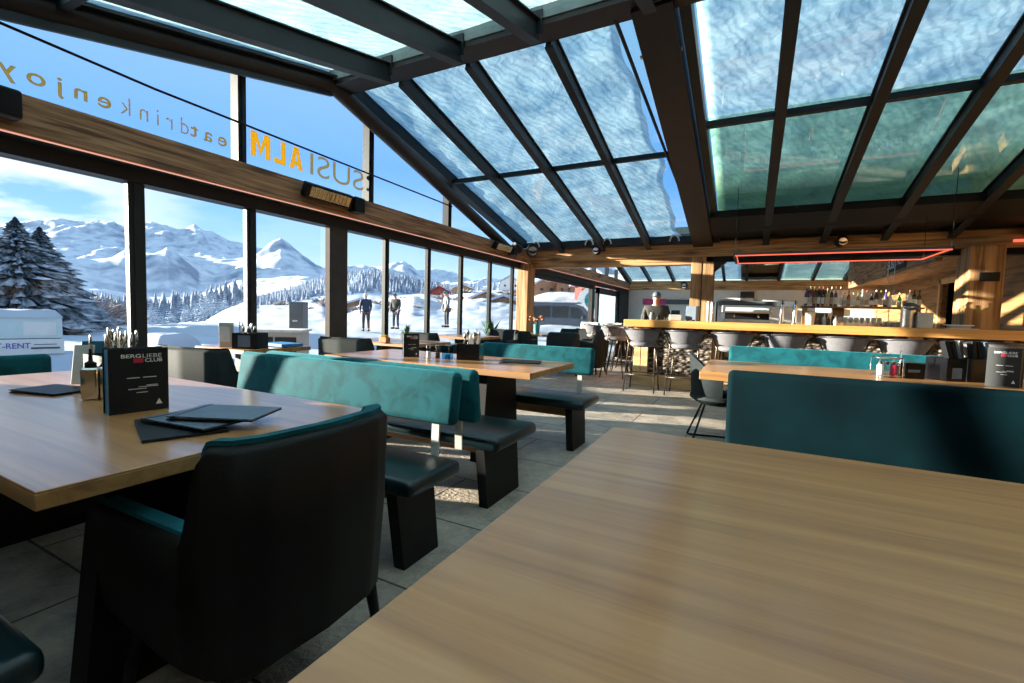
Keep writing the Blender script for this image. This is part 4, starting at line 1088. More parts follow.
# middle table set
t = thing('salt_shaker', 'clear shaker with steel lid, left of the pair on the middle oak table', 'shaker', (-2.47, 3.20, TZ))
MB().lathe([(0, 0), (.024, 0), (.02, .09), (0, .09)], 16).out('glass', M['drinkglass'], t, 50); MB().lathe([(0, .09), (.021, .09), (.021, .115), (0, .12)], 16).out('lid', M['chrome'], t, 50); MB().lathe([(0, .004), (.019, .004), (.017, .06), (0, .06)], 14).out('salt', M['white'], t, 50)
t = thing('pepper_shaker', 'brown-filled shaker with steel lid, right of the pair on the middle oak table', 'shaker', (-2.40, 3.24, TZ))
MB().lathe([(0, 0), (.024, 0), (.02, .09), (0, .09)], 16).out('glass', M['drinkglass'], t, 50); MB().lathe([(0, .09), (.021, .09), (.021, .115), (0, .12)], 16).out('lid', M['chrome'], t, 50); MB().lathe([(0, .004), (.019, .004), (.017, .055), (0, .055)], 14).out('pepper', M['barkb'], t, 50)
t = thing('tealight_glass', 'bright blue square glass on the middle oak table', 'glass', (-2.31, 3.26, TZ))
MB().box((0, 0, .06), (.075, .075, .12), .008).out('glass', M['blueglass'], t)
MB().lathe([(0, .005), (.025, .005), (.025, .04), (0, .04)], 14).out('candle', M['blue'], t, 50)
t = thing('cutlery_box', 'black cutlery box with pale napkins on the middle oak table', 'cutlery box', (-2.14, 3.36, TZ), R(15))
MB().span(-.10, .10, -.075, .075, 0, .005).span(-.10, -.094, -.075, .075, 0, .14).span(.094, .10, -.075, .075, 0, .14).span(-.10, .10, -.075, -.069, 0, .14).span(-.10, .10, .069, .075, 0, .14).out('box', M['blackgloss'], t)
cutlery(t, 9, .24, .07, .05, 5)
MB().box((.02, .02, .14), (.10, .03, .14), .005, 2, Matrix.Rotation(R(15), 3, 'Y')).out('napkins', M['offwhite'], t)

# right table set
t = thing('condiment_rack', 'steel wire rack with small jars and a black card holder on the right oak table', 'rack', (1.03, 4.47, TZ), R(18))
mb = MB()
for z in (.015, .15):
    mb.tube([(-.16, -.05, z), (.0, -.05, z), (.0, .06, z), (-.16, .06, z)], .004, 6, closed=True)
for x in (-.16, 0):
    for y in (-.05, .06): mb.tube([(x, y, 0), (x, y, .15)], .004, 6)
mb.tube([(.01, 0, 0), (.01, 0, .21)], .006, 8)
mb.out('wire_frame', M['chrome'], t, True)
MB().span(.015, .15, -.05, .05, 0, .12, .004).out('card_holder', M['blackgloss'], t)
MB().span(.035, .115, -.0515, -.0505, .05, .07).out('card_print', M['menugrey'], t)
for i, (x, m_) in enumerate(((-.125, 'white'), (-.08, 'barkb'), (-.035, 'red'))):
    j = MB().lathe([(0, .0), (.02, 0), (.022, .02), (.022, .09), (.015, .10), (0, .10)], 14, (x, 0, .0)).out('jar', M[m_] if m_ != 'barkb' else M['drinkglass'], t, 50)
    MB().lathe([(0, .10), (.018, .10), (.018, .12), (0, .122)], 12, (x, 0, 0)).out('lid', M['chrome'], j, 50)
t = thing('cutlery_box', 'large black cutlery box crammed with dark handles on the right oak table', 'cutlery box', (1.44, 4.60, TZ), R(22))
MB().span(-.19, .17, -.10, .10, 0, .006).span(-.19, -.184, -.10, .10, 0, .17).span(.164, .17, -.10, .10, 0, .17).span(-.19, .17, -.10, -.094, 0, .17).span(-.19, .17, .094, .10, 0, .17).out('box', M['blackgloss'], t)
MB().span(-.155, -.09, -.1015, -.1005, .02, .10).out('picture', M['menugrey'], t)
MB().span(-.062, -.056, -.104, -.10, 0, .17).out('metal_strip', M['chrome'], t)
r = random.Random(4)
for i in range(7):
    x = -.15 + i * .045; tl = R(r.uniform(-22, -4))
    MB().box((x, r.uniform(-.05, .05), .19), (.028, .05, .22), .004, 2, Matrix.Rotation(tl, 3, 'Y')).out('utensil_handle', M[['menublack', 'black', 'menugrey', 'brushed'][i % 4]], t)
# window table set
t = thing('cutlery_box', 'black box with knife handles on the small table against the windows', 'cutlery box', (-4.33, 2.80, TZ), R(25))
MB().span(-.12, .12, -.10, .10, 0, .006).span(-.12, -.113, -.1, .1, 0, .15).span(.113, .12, -.1, .1, 0, .15).span(-.12, .12, -.1, -.093, 0, .15).span(-.12, .12, .093, .1, 0, .15).out('box', M['black'], t)
MB().span(-.06, .06, -.103, -.10, .02, .13).out('picture', M['menugrey'], t)
cutlery(t, 7, .23, .09, .07, 9)
t = thing('menu_holder', 'brown upright menu holder left of the black box on the small window table', 'menu stand', (-4.62, 2.74, TZ), R(20))
MB().box((0, 0, .12), (.14, .03, .24), .003).out('cover', M['tan'], t); MB().span(-.05, .05, -.018, -.016, .05, .2).out('print', M['offwhite'], t)
tag(MB().box((-4.35, 3.15, TZ + .02), (.35, .25, .03), .004).out('place_mats', M['blue']), 'stack of blue and white place mats beyond the black box on the window table', 'place mat')
# bits on the tables by the pillar
def plant(loc, label, n, h, mat, name='potted_plant', cat='plant', seed=1, pot='black', pr=.05, ph=.08):
    t = thing(name, label, cat, loc)
    MB().lathe([(0, 0), (pr * .8, 0), (pr, ph), (pr * .88, ph), (pr * .7, .01), (0, .01)], 16).out('pot', M[pot], t, 50)
    r = random.Random(seed); mb = MB()
    for i in range(n):
        a = r.uniform(0, 2 * PI); l = r.uniform(.5, 1) * h; o = r.uniform(.2, .6) * h
        p = [Vector((0, 0, ph * .8)), Vector((math.cos(a) * o * .5, math.sin(a) * o * .5, ph + l * .7)), Vector((math.cos(a) * o, math.sin(a) * o, ph + l))]
        w = Vector((-math.sin(a), math.cos(a), 0)) * h * .07
        v = [mb.bm.verts.new(q) for q in (p[0] - w * .3, p[0] + w * .3, p[1] + w, p[2], p[1] - w)]
        mb.bm.faces.new((v[0], v[1], v[2], v[4])); mb.bm.faces.new((v[4], v[2], v[3]))
    mb.out('leaves', M[mat], t)
    return t
plant((-3.80, 4.48, TZ), 'small green plant on the pale table at the broad window pillar', 14, .17, 'green', seed=2)
t = thing('tissue_holder', 'small yellow-orange holder on the pale table at the pillar', 'holder', (-4.05, 4.36, TZ)); MB().span(-.06, .06, -.04, .04, 0, .07, .01).out('body', M['flower'], t); MB().span(-.045, .045, -.028, .028, .07, .10, .01).out('tissue', M['gold'], t)
t = plant((-3.95, 8.75, TZ), 'teal vase with orange flowers on the table by the wooden post', 26, .20, 'green', 'flower_vase', 'vase', 4, 'teal_plastic', .07, .20)
mb = MB(); r = random.Random(5)
for i in range(16):
    a = r.uniform(0, 2 * PI); q = r.uniform(.03, .17)
    mb.lathe([(0, -.02), (.03, -.01), (.035, .01), (0, .02)], 8, (math.cos(a) * q, math.sin(a) * q, .28 + r.uniform(0, .09)))
mb.out('blossoms', M['flower'], t, 50)
plant((-4.72, 8.2, 0), 'green plant standing on the floor at the window left of the wooden post', 40, .5, 'green', seed=6, pot='offwhite', pr=.14, ph=.55)
t = thing('sheepskin_chair', 'chair draped with a white fleece left of the pair behind the far dark table', 'chair', (-4.0, 12.3, 0))
def fleece_chair(t):
    mb = MB().span(-.22, .22, -.22, .22, .42, .47, .012)
    mb.out('seat', M['greymetal'], t)
    mb = MB()
    def f(u, v):
        x = (u - .5) * .56; 
        s = v * 1.5
        if s < .6: y, z = .27 + .02 * math.sin(u * 9), .35 + s
        elif s < .75: y, z = .27 - (s - .6) * .8, .95 + .03 * math.sin(PI * (s - .6) / .15)
        else: y, z = .14 - .02 * math.sin(u * 8), .95 - (s - .75) * .65
        k = noise.noise(Vector((u * 7, v * 9, 3))) * .02
        return (x * (1 + .1 * math.sin(v * 9)), y + k, z + k)
    mb.grid(f, 14, 24).out('fleece', M['fleece'], t, True)
    MB().box((0, .20, .70), (.42, .04, .5), .01).out('backrest', M['greymetal'], t)
    for sx in (-1, 1):
        for sy in (-1, 1): MB().tube([(sx * .2, sy * .2, .43), (sx * .22, sy * .23, 0)], .013, 6).out('leg', M['greymetal'], t)
fleece_chair(t)
t['label'] = 'left one of two fleece covered chairs behind the far dark table'
dup(t, (-3.35, 12.4, 0), .2, 'right one of two fleece covered chairs behind the far dark table')

# ------------------------------------------------------------------ people
def person(loc, rz_, label, jacket, trousers, hat=None, scale=1.0, lean=0.12, arms='down', helmet=False):
    """faces local +y"""
    t = thing('person', label, 'person', loc, rz_); t.scale = (scale,) * 3
    def skin(name, verts, edges, rad, mat, root=0, sub=2):
        me = bpy.data.meshes.new(name); me.from_pydata(verts, edges, []); o = bpy.data.objects.new(name, me); COL.objects.link(o); o.parent = t
        m = o.modifiers.new('skin', 'SKIN'); m.use_smooth_shade = True
        for i, rr in enumerate(rad):
            sv = me.skin_vertices[0].data[i] if me.skin_vertices else None
            if sv: sv.radius = (rr, rr) if not isinstance(rr, tuple) else rr; sv.use_root = (i == root)
        s_ = o.modifiers.new('sub', 'SUBSURF'); s_.levels = sub; s_.render_levels = sub
        me.materials.append(mat); return o
    def addskin(name, verts, edges, rad, mat, root=0):
        me = bpy.data.meshes.new(name); me.from_pydata([Vector(v) for v in verts], edges, [])
        o = bpy.data.objects.new(name, me); COL.objects.link(o); o.parent = t
        bm = bmesh.new(); bm.from_mesh(me); lay = bm.verts.layers.skin.verify()
        for v, rr in zip(bm.verts, rad):
            v[lay].radius = rr if isinstance(rr, tuple) else (rr, rr); v[lay].use_root = False
        bm.verts.ensure_lookup_table(); bm.verts[root][lay].use_root = True
        bm.to_mesh(me); bm.free()
        m = o.modifiers.new('skin', 'SKIN'); m.use_smooth_shade = True
        s_ = o.modifiers.new('sub', 'SUBSURF'); s_.levels = 2; s_.render_levels = 2
        me.materials.append(mat); return o
    L = lean
    V = [(0, 0, .95), (0, .02 * L * 8, 1.15), (0, .05 * L * 8, 1.38), (0, .07 * L * 8, 1.47), (0, .09 * L * 8, 1.52), (0, .13 * L * 8, 1.60), (0, .14 * L * 8, 1.69)]
    E_ = [(0, 1), (1, 2), (2, 3), (3, 4), (4, 5), (5, 6)]
    Rr = [(.15, .11), (.14, .10), (.15, .105), .07, .05, (.078, .095), (.062, .08)]
    def add(v, rr, to):
        V.append(v); Rr.append(rr); E_.append((to, len(V) - 1)); return len(V) - 1
    hands = []
    for s in (-1, 1):
        a = add((s * .19, .03, 1.40), .062, 2)
        if arms == 'down':
            b = add((s * .24, .04, 1.14), .046, a); c_ = add((s * .22, .16, .93), .034, b)
        else:
            b = add((s * .25, .08, 1.15), .046, a); c_ = add((s * .16, .32, 1.10), .034, b)
        h = add(tuple(Vector(V[c_]) + (Vector(V[c_]) - Vector(V[b])).normalized() * .07), (.036, .018), c_)
        d = (Vector(V[c_]) - Vector(V[b])).normalized()
        side = Vector((1, 0, 0))
        for k in range(4):
            f0 = Vector(V[h]) + side * (-.022 + .015 * k) + d * .03
            f1 = f0 + d * (.035 + .005 * (k in (1, 2))) + Vector((0, 0, -.008)); f2 = f1 + d * .02 + Vector((0, 0, -.015))
            i0 = add(tuple(f0), .009, h); i1 = add(tuple(f1), .008, i0); add(tuple(f2), .007, i1)
        th = Vector(V[c_]) + d * .03 - side * s * .035; i0 = add(tuple(th), .010, c_); add(tuple(th + d * .035 - side * s * .012), .009, i0)
        g = add((s * .10, 0, .88), .095, 0); kn = add((s * .11, .03, .50), .06, g); an = add((s * .12, 0, .09), .042, kn); add((s * .13, .14, .035), (.04, .03), an)
    addskin('body', V, E_, Rr, M['skin'])
    hc = Vector(V[5]) + Vector((0, .0, .03))
    # jacket
    JV = [(0, 0, .88), (0, .01, 1.0), (0, .02 * L * 8, 1.18), (0, .05 * L * 8, 1.38), (0, .07 * L * 8, 1.47)]; JE = [(0, 1), (1, 2), (2, 3), (3, 4)]; JR = [(.185, .135), (.18, .135), (.17, .13), (.18, .125), .085]
    for s in (-1, 1):
        idx = 8 if s == -1 else None
        JV.append((s * .20, .03, 1.41)); JR.append(.082); JE.append((3, len(JV) - 1)); a = len(JV) - 1
        if arms == 'down': q = [(s * .245, .04, 1.14), (s * .225, .15, .95)]
        else: q = [(s * .255, .08, 1.15), (s * .17, .29, 1.105)]
        JV.append(q[0]); JR.append(.064); JE.append((a, len(JV) - 1)); JV.append(q[1]); JR.append(.050); JE.append((len(JV) - 2, len(JV) - 1))
    addskin('jacket', JV, JE, JR, jacket)
    TV = [(0, 0, .93)]; TE = []; TR = [(.165, .125)]
    for s in (-1, 1):
        TV += [(s * .10, 0, .86), (s * .11, .03, .50), (s * .12, 0, .10)]; TR += [.11, .075, .06]; n_ = len(TV); TE += [(0, n_ - 3), (n_ - 3, n_ - 2), (n_ - 2, n_ - 1)]
    addskin('trousers', TV, TE, TR, trousers)
    for s in (-1, 1):
        MB().box((s * .125, .07, .045), (.10, .29, .09), .035, 3).out('shoe', M['black'], t, 40)
    # face
    MB().lathe([(0, -.006), (.011, -.003), (.012, .004), (0, .009)], 10, hc + Vector((-.032, .088, .0))).lathe([(0, -.006), (.011, -.003), (.012, .004), (0, .009)], 10, hc + Vector((.032, .088, .0))).out('eyes', M['hair'], t, True)
    MB().prism([hc + Vector((-.012, .09, -.035)), hc + Vector((.012, .09, -.035)), hc + Vector((0, .092, .01))], (0, .022, -.004)).out('nose', M['skin'], t)
    MB().box(hc + Vector((0, .088, -.06)), (.045, .01, .008), .003).out('mouth', M['red'], t)
    for s in (-1, 1): MB().box(hc + Vector((s * .078, 0, -.01)), (.016, .03, .05), .007).out('ear', M['skin'], t, 40)
    if hat is not None:
        mb = MB().lathe([(.080, -.0), (.086, .03), (.080, .07), (.052, .105), (0, .118)], 20, hc + Vector((0, -.005, .01)))
        mb.out('helmet' if helmet else 'cap', hat, t, True)
        if not helmet: MB().box(hc + Vector((0, .11, .02)), (.12, .09, .012), .005).out('cap_peak', hat, t)
        else: MB().box(hc + Vector((0, .09, .045)), (.14, .03, .05), .012).out('goggles', M['blackgloss'], t)
    else:
        MB().lathe([(.085, -.02), (.092, .03), (.085, .075), (.05, .105), (0, .115)], 20, hc + Vector((0, -.012, .0))).out('hair', M['hair'], t, True)
    return t
person((-1.68, 9.5, 0), R(190), 'man in dark grey jacket and grey cap standing behind the left end of the bar', M['jacket'], M['trousers'], M['menugrey'], .95, .12, 'fwd')
# ------------------------------------------------------------------ outdoors
def hy(px): return 320 + (px - 750) * .02756
def lerp(tab, x):
    if x <= tab[0][0]: return tab[0][1]
    for (a, va), (b, vb) in zip(tab, tab[1:]):
        if x <= b: 
            k = (x - a) / (b - a); return va + (vb - va) * k
    return tab[-1][1]
def rayz(px, py, r):
    d = W(px, py); h = math.hypot(d.x, d.y); return EYE.z + d.z / h * r
def azdir(px):
    d = W(px, hy(px)); h = math.hypot(d.x, d.y); return d.x / h, d.y / h
LAY = [  # (distance, [(px, py)...]) the lie of the land as seen from the room
    (5.2, None, -.06), (9, None, -.05), (15, None, -.02),
    (26, [(-300, 326), (0, 332), (100, 330), (150, 327), (250, 325), (300, 322), (350, 322), (430, 322), (520, 324), (620, 324)], 0),
    (60, [(-300, 318), (0, 322), (100, 325), (150, 326), (205, 322), (225, 310), (245, 303), (258, 306), (300, 305), (322, 303), (346, 311), (360, 305), (375, 303), (395, 305), (412, 298), (430, 301), (445, 304), (470, 299), (500, 300), (530, 306), (560, 303), (620, 303)], 0),
    (75, [(-300, 324), (150, 332), (205, 328), (258, 311), (322, 309), (375, 308), (430, 306), (480, 304), (530, 308), (620, 308)], 0),
    (130, [(-300, 322), (150, 330), (205, 322), (258, 306), (322, 303), (346, 303), (375, 302), (400, 296), (425, 294), (445, 297), (470, 292), (500, 291), (530, 295), (545, 288), (600, 285), (640, 285)], 0),
    (150, [(-300, 326), (150, 334), (205, 326), (258, 310), (322, 306), (375, 305), (425, 299), (470, 297), (530, 298), (620, 290)], 0),
    (260, [(-300, 320), (60, 320), (150, 318), (200, 309), (240, 306), (258, 303), (280, 298), (300, 291), (322, 283), (346, 277), (360, 275), (372, 275), (392, 280), (402, 282), (425, 287), (445, 290), (470, 290), (490, 289), (520, 290), (600, 283), (660, 283)], 0),
    (330, [(-300, 326), (150, 326), (240, 310), (300, 292), (346, 284), (400, 288), (445, 296), (520, 298), (640, 295)], 0),
    (800, [(-300, 300), (0, 290), (60, 285), (100, 290), (150, 300), (195, 300), (240, 285), (300, 280), (350, 285), (420, 290), (520, 292), (640, 290)], 0),
    (1000, [(-300, 270), (0, 262), (60, 258), (100, 262), (128, 252), (145, 257), (158, 252), (168, 248), (178, 255), (188, 266), (200, 278), (215, 276), (235, 266), (258, 254), (270, 247), (281, 243), (292, 250), (305, 260), (322, 272), (346, 280), (375, 286), (430, 288), (460, 284), (520, 288), (640, 288)], 0),
    (1150, [(-300, 275), (0, 268), (100, 262), (150, 262), (200, 262), (240, 262), (281, 262), (322, 278), (375, 284), (520, 290), (640, 290)], 0),
    (1700, [(-300, 236), (0, 230), (40, 225), (70, 224), (95, 222), (115, 226), (128, 233), (140, 229), (153, 225), (163, 226), (172, 229), (180, 232), (188, 231), (196, 230), (207, 235), (218, 238), (230, 243), (240, 246), (258, 252), (281, 252), (305, 264), (322, 272), (346, 268), (360, 268), (375, 272), (395, 267), (402, 265), (415, 273), (432, 272), (450, 276), (470, 285), (490, 281), (510, 286), (560, 275), (640, 275)], 0),
    (2200, [(-300, 260), (0, 255), (200, 255), (300, 280), (640, 290)], 0)]
def landz(px, r):
    for (a, b) in zip(LAY, LAY[1:]):
        if r <= b[0]:
            za = a[2] if a[1] is None else rayz(px, lerp(a[1], px), a[0])
            zb = b[2] if b[1] is None else rayz(px, lerp(b[1], px), b[0])
            k = (r - a[0]) / (b[0] - a[0])
            k = k * k * (3 - 2 * k) * .5 + k * .5
            return za + (zb - za) * k
    return rayz(px, lerp(LAY[-1][1], px), LAY[-1][0])
def landmesh(name, r0, r1, nr, amp, sc, mat, px0=-420, px1=700, step=5.0):
    n = int((px1 - px0) / step)
    mb = MB()
    def f(u, v):
        px = px0 + (px1 - px0) * u; r = r0 * (r1 / r0) ** v
        dx, dy = azdir(px); x, y = dx * r, dy * r
        z = landz(px, r)
        if amp:
            fade = min(1, v * 8, (1 - v) * 8 + .3)
            q = Vector((x / sc, y / sc, 1.7))
            z += amp * r * fade * ((.6 - abs(noise.noise(q)) * 2) * .5 + .34 * (.6 - abs(noise.noise(q * 2.3)) * 2) + .26 * (.4 - abs(noise.noise(q * 5.1)) * 1.6) + .14 * noise.noise(q * 11) + .07 * noise.noise(q * 23))
        return (x, y, z)
    mb.grid(f, n, nr)
    return struct(mb, name, M[mat], True)
landmesh('snow_ground', 5.2, 78, 70, .006, 5, 'snow', step=3)
landmesh('snow_ground', 78, 180, 30, .007, 16, 'snow', step=3)
landmesh('forest_hill', 180, 330, 24, .004, 60, 'hill')
landmesh('mountain_range', 330, 2200, 190, .020, 230, 'mountain', step=1.8, px0=-160, px1=660)
# snow round the back and the far side, below the building
struct(MB().span(-400, 400, -400, YB - .2, -.6, -.1), 'snow_ground', M['snow'])
struct(MB().prism([(XW - .12, -1.4, -.07), (-30, -1.4, -.07), (-30, 40, -.3), (XW - .12, 40, -.3)], (0, 0, -.3)), 'snow_ground', M['snow'])

def spruce_mesh(h, rb, whorls, nb, seed, mat, wf=.20):
    r = random.Random(seed); mb = MB(); bm = mb.bm
    for i in range(whorls):
        k = i / whorls
        z = h * (.04 + .95 * k); L = rb * (1 - k) ** .95 * (1 + r.uniform(-.2, .2)) + .006 * h
        for j in range(nb):
            a = 2 * PI * (j + r.random() * .8) / nb + i * 1.1; l = L * r.uniform(.5, 1.15)
            ca, sa = math.cos(a), math.sin(a); w = l * wf; dr = l * r.uniform(.05, .42)
            px_, py_ = -sa, ca
            def P(d, s, zz): return bm.verts.new((ca * d + px_ * s, sa * d + py_ * s, z + zz))
            v = [P(0, 0, .02 * h), P(l * .45, w, -dr * .35), P(l * .45, 0, -dr * .1 + .012 * h), P(l * .45, -w, -dr * .35), P(l * .8, w * .7, -dr * .9), P(l * .8, 0, -dr * .55 + .008 * h), P(l * .8, -w * .7, -dr * .9), P(l, 0, -dr * .8), P(l * .5, 0, -dr * .9 - .01 * h)]
            for f in ((0, 1, 2), (0, 2, 3), (1, 4, 5, 2), (2, 5, 6, 3), (4, 7, 5), (5, 7, 6), (0, 8, 1), (0, 3, 8), (1, 8, 4), (3, 6, 8), (4, 8, 7), (6, 7, 8)):
                bm.faces.new([v[q] for q in f])
    return mb
def tree(px, r, pytop, rb, label, wh=34, nb=13, seed=1, mat='spruce'):
    dx, dy = azdir(px); z0 = landz(px, r) - .1
    h = rayz(px, pytop, r) - z0
    t = thing('spruce_tree', label, 'tree', (dx * r, dy * r, z0))
    spruce_mesh(h, rb, wh, nb, seed, mat, .085).out('branches', M[mat], t)
    MB().tube([(0, 0, 0), (0, 0, h * .96)], [h * .014, h * .002], 8).out('trunk', M['barkb'], t, True)
    return t
tree(18, 24, 216, 2.7, 'tall snow-dusted spruce at the left picture edge outside the window', 62, 26, 1)
tree(42, 26, 226, 2.5, 'slightly shorter snow-dusted spruce overlapping the tall one on its right', 60, 26, 2)
tree(-20, 25, 240, 2.6, 'snow-dusted spruce cut off by the left picture edge', 56, 24, 3)

def shrub(px, r, pytop, wdt, label, seed):
    dx, dy = azdir(px); z0 = landz(px, r) - .1; h = rayz(px, pytop, r) - z0
    t = thing('bare_shrub', label, 'shrub', (dx * r, dy * r, z0)); rr = random.Random(seed); mb = MB()
    for i in range(230):
        a = rr.uniform(0, 2 * PI); k = rr.random(); s = Vector((math.cos(a), math.sin(a), 0)) * wdt * rr.uniform(.1, .8) * k
        p0 = Vector((s.x * .4, s.y * .4, h * rr.uniform(0, .5))); p1 = p0 + Vector((s.x, s.y, h * rr.uniform(.2, .5)))
        mb.tube([p0, (p0 + p1) / 2 + Vector((rr.uniform(-.1, .1), rr.uniform(-.1, .1), 0)), p1], [.035, .03, .012], 4)
    mb.out('twigs', M['twig'], t)
shrub(82, 30, 293, 2.0, 'frosted bare shrub right of the large spruces', 1)
shrub(100, 33, 296, 2.2, 'frosted bare shrub left of the first window mullion', 2)
shrub(120, 36, 300, 2.0, 'frosted bare shrub half hidden by the first window mullion', 3)

q_ = azdir(447); person((q_[0] * 22, q_[1] * 22, landz(447, 22) + .05), R(150), 'person outside in teal helmet and pale grey jacket beyond the window panes', M['menugrey'], M['trousers'], M['teal_plastic'], .98, .1, 'down', True)
q_ = azdir(366); person((q_[0] * 20, q_[1] * 20, landz(366, 20) + .05), R(60), 'left one of two people outside right of the broad pillar, pale helmet', M['vanblue'], M['trousers'], M['white'], .9, .1, 'down', True)
q_ = azdir(396); person((q_[0] * 21, q_[1] * 21, landz(396, 21) + .05), R(190), 'right one of two people outside, dark jacket and green helmet', M['jacket'], M['vanblue'], M['green'], .9, .1, 'down', True)
# valley-edge conifers: individuals, then the rest of the forest
base = spruce_mesh(1.0, .24, 12, 8, 5, 'frosted').out('spruce_tree', M['frosted'])
base.location = (0, 0, 0); tree_me = base.data
bpy.data.objects.remove(base)
rt = random.Random(11)
spots = []
for i in range(110):   # belt at the brow between first and second mullion
    px = rt.uniform(128, 250); r = rt.uniform(82, 125)
    base_y = lerp([(128, 330), (175, 328), (215, 324), (250, 310)], px)
    top = lerp([(128, 300), (150, 300), (165, 306), (185, 296), (200, 293), (215, 291), (250, 296)], px) + rt.uniform(-3, 10)
    spots.append((px, r, base_y, top, 'frosted conifer in the belt of trees behind the snowy terrace'))
for i in range(190):   # crest and face of the forested hill
    px = rt.uniform(256, 470); r = rt.uniform(182, 262)
    yy = lerp(LAY[8][1], px)
    k = (262 - r) / 80
    by = yy + k * lerp([(256, 20), (322, 30), (400, 20), (470, 6)], px)
    spots.append((px, r, None, None, 'frosted conifer on the forested hill beyond the snowfield'))
for px, r, by, ty, lab in spots:
    dx, dy = azdir(px)
    if by is not None:
        z0 = rayz(px, by, r); h = rayz(px, ty, r) - z0
    else:
        z0 = landz(px, r) - .3; h = rt.uniform(3.5, 6)
    o = bpy.data.objects.new('spruce_tree', tree_me); COL.objects.link(o); o.location = (dx * r, dy * r, z0); o.scale = (h * .8, h * .8, h); o.rotation_euler = (0, 0, rt.uniform(0, 6))
    tag(o, lab, 'tree', 'conifers behind the terrace' if by is not None else 'conifers on the hill')
mb = MB(); tv = [v.co.copy() for v in tree_me.vertices][:]
for i in range(2600):
    px = rt.uniform(60, 520); r = rt.uniform(184, 328)
    if noise.noise(Vector((px * .04, r * .03, 0))) < -.25: continue
    if px > 445 and rt.random() < .8: continue
    dx, dy = azdir(px); z0 = landz(px, r) - .3; h = rt.uniform(3.2, 5.5)
    c0 = Vector((dx * r, dy * r, z0))
    mb.lathe([(h * .17, h * .05), (h * .09, h * .35), (h * .12, h * .33), (h * .05, h * .68), (h * .07, h * .66), (0, h)], 6, c0)
o = mb.out('conifer_forest', M['frosted']); tag(o, 'dense frosted forest covering the hill beyond the snowfield', 'forest', kind='stuff')
mb = MB()
for i in range(1200):
    px = rt.uniform(60, 250); r = rt.uniform(126, 182)
    dx, dy = azdir(px); z0 = landz(px, r) - .3; h = rt.uniform(5, 9)
    mb.lathe([(h * .17, h * .05), (h * .09, h * .35), (h * .12, h * .33), (h * .05, h * .68), (h * .07, h * .66), (0, h)], 6, Vector((dx * r, dy * r, z0)))
o = mb.out('conifer_forest', M['frosted']); tag(o, 'frosted forest in the valley behind the belt of conifers', 'forest', kind='stuff')

# scrub poking out of the slope
rs = random.Random(21); sh = MB()
for i in range(26):
    a = rs.uniform(0, 2 * PI); e = rs.uniform(.2, 1.2); v = Vector((math.cos(a) * math.cos(e), math.sin(a) * math.cos(e), math.sin(e)))
    sh.tube([(0, 0, 0), v * .6, v * rs.uniform(.8, 1.0) + Vector((0, 0, .1))], [.10, .09, .02], 5)
so_ = sh.out('slope_shrub', M['twig']); sh_me = so_.data; bpy.data.objects.remove(so_)
for i in range(46):
    px = rs.uniform(262, 528); r = rs.choice([rs.uniform(40, 60), rs.uniform(85, 128)])
    dx, dy = azdir(px); k_ = rs.uniform(.5, 1.3) * (r / 70)
    o = bpy.data.objects.new('slope_shrub', sh_me); COL.objects.link(o); o.location = (dx * r, dy * r, landz(px, r) - .1); o.scale = (k_ * 1.5, k_ * 1.5, k_ * .7); o.rotation_euler = (0, 0, rs.uniform(0, 6))
    tag(o, 'small dark bare bush poking out of the snowy slope outside the windows', 'shrub', 'bushes on the snowy slope')

# rental trailer with snow on its roof
def frame_at(px, r):
    dx, dy = azdir(px); return Vector((dx * r, dy * r, 0)), Vector((dx, dy, 0)), Vector((dy, -dx, 0))
t = thing('rental_trailer', 'long white rental trailer with purple lettering at the left picture edge', 'trailer', (-13.3, 3.9, -.02))
loc = t.location
A = Vector((-13.9, 2.0, 0)); B_ = Vector((-13.30, 4.36, 0)); U = (B_ - A).normalized(); Nn = Vector((U.y, -U.x, 0)); L = (B_ - A).length
def tb(a, b, d0, d1, z0, z1, name, mat):
    p = [A + U * a + Nn * d0, A + U * b + Nn * d0, A + U * b + Nn * d1, A + U * a + Nn * d1]
    return MB().prism([(q.x, q.y, z0) for q in p], (0, 0, z1 - z0)).out(name, M[mat], t, world=True)
tb(0, L, -1.4, 0, .36, .80, 'upper_body', 'paint_cyan'); tb(-.01, L + .02, -1.4, .03, .02, .34, 'lower_body', 'white'); tb(0, L - .02, -1.4, .0, .34, .36, 'gap', 'greymetal')
tb(.0, L * .72, .0, .006, .40, .74, 'hatch', 'paint_cyan'); tb(L * .76, L * .96, .0, .006, .42, .70, 'hatch', 'white')
tb(L * .82, L * .96, .031, .036, .22, .235, 'small_print', 'greymetal'); tb(L * .80, L * .98, .031, .036, .13, .17, 'small_print', 'greymetal')
o0 = A + U * (L - 1.42) + Nn * .035
text('lettering', 'BOOT-RENT', (o0.x + U.x * .13, o0.y + U.y * .13, .15), U, (0, 0, 1), .80, .115, pbr('purple', (.16, .09, .45), None, .5), t, .012)
def f(u, v):
    p = A + U * (u * (L + .04) - .02) + Nn * (-1.42 + v * 1.46); e = min(u, 1 - u, v, 1 - v)
    return (p.x, p.y, .80 + min(e * 3, .14) * (1 + .5 * noise.noise(Vector((u * 6, v * 4, 1)))))
MB().grid(f, 24, 10).out('snow_cap', M['snow'], t, True, world=True)
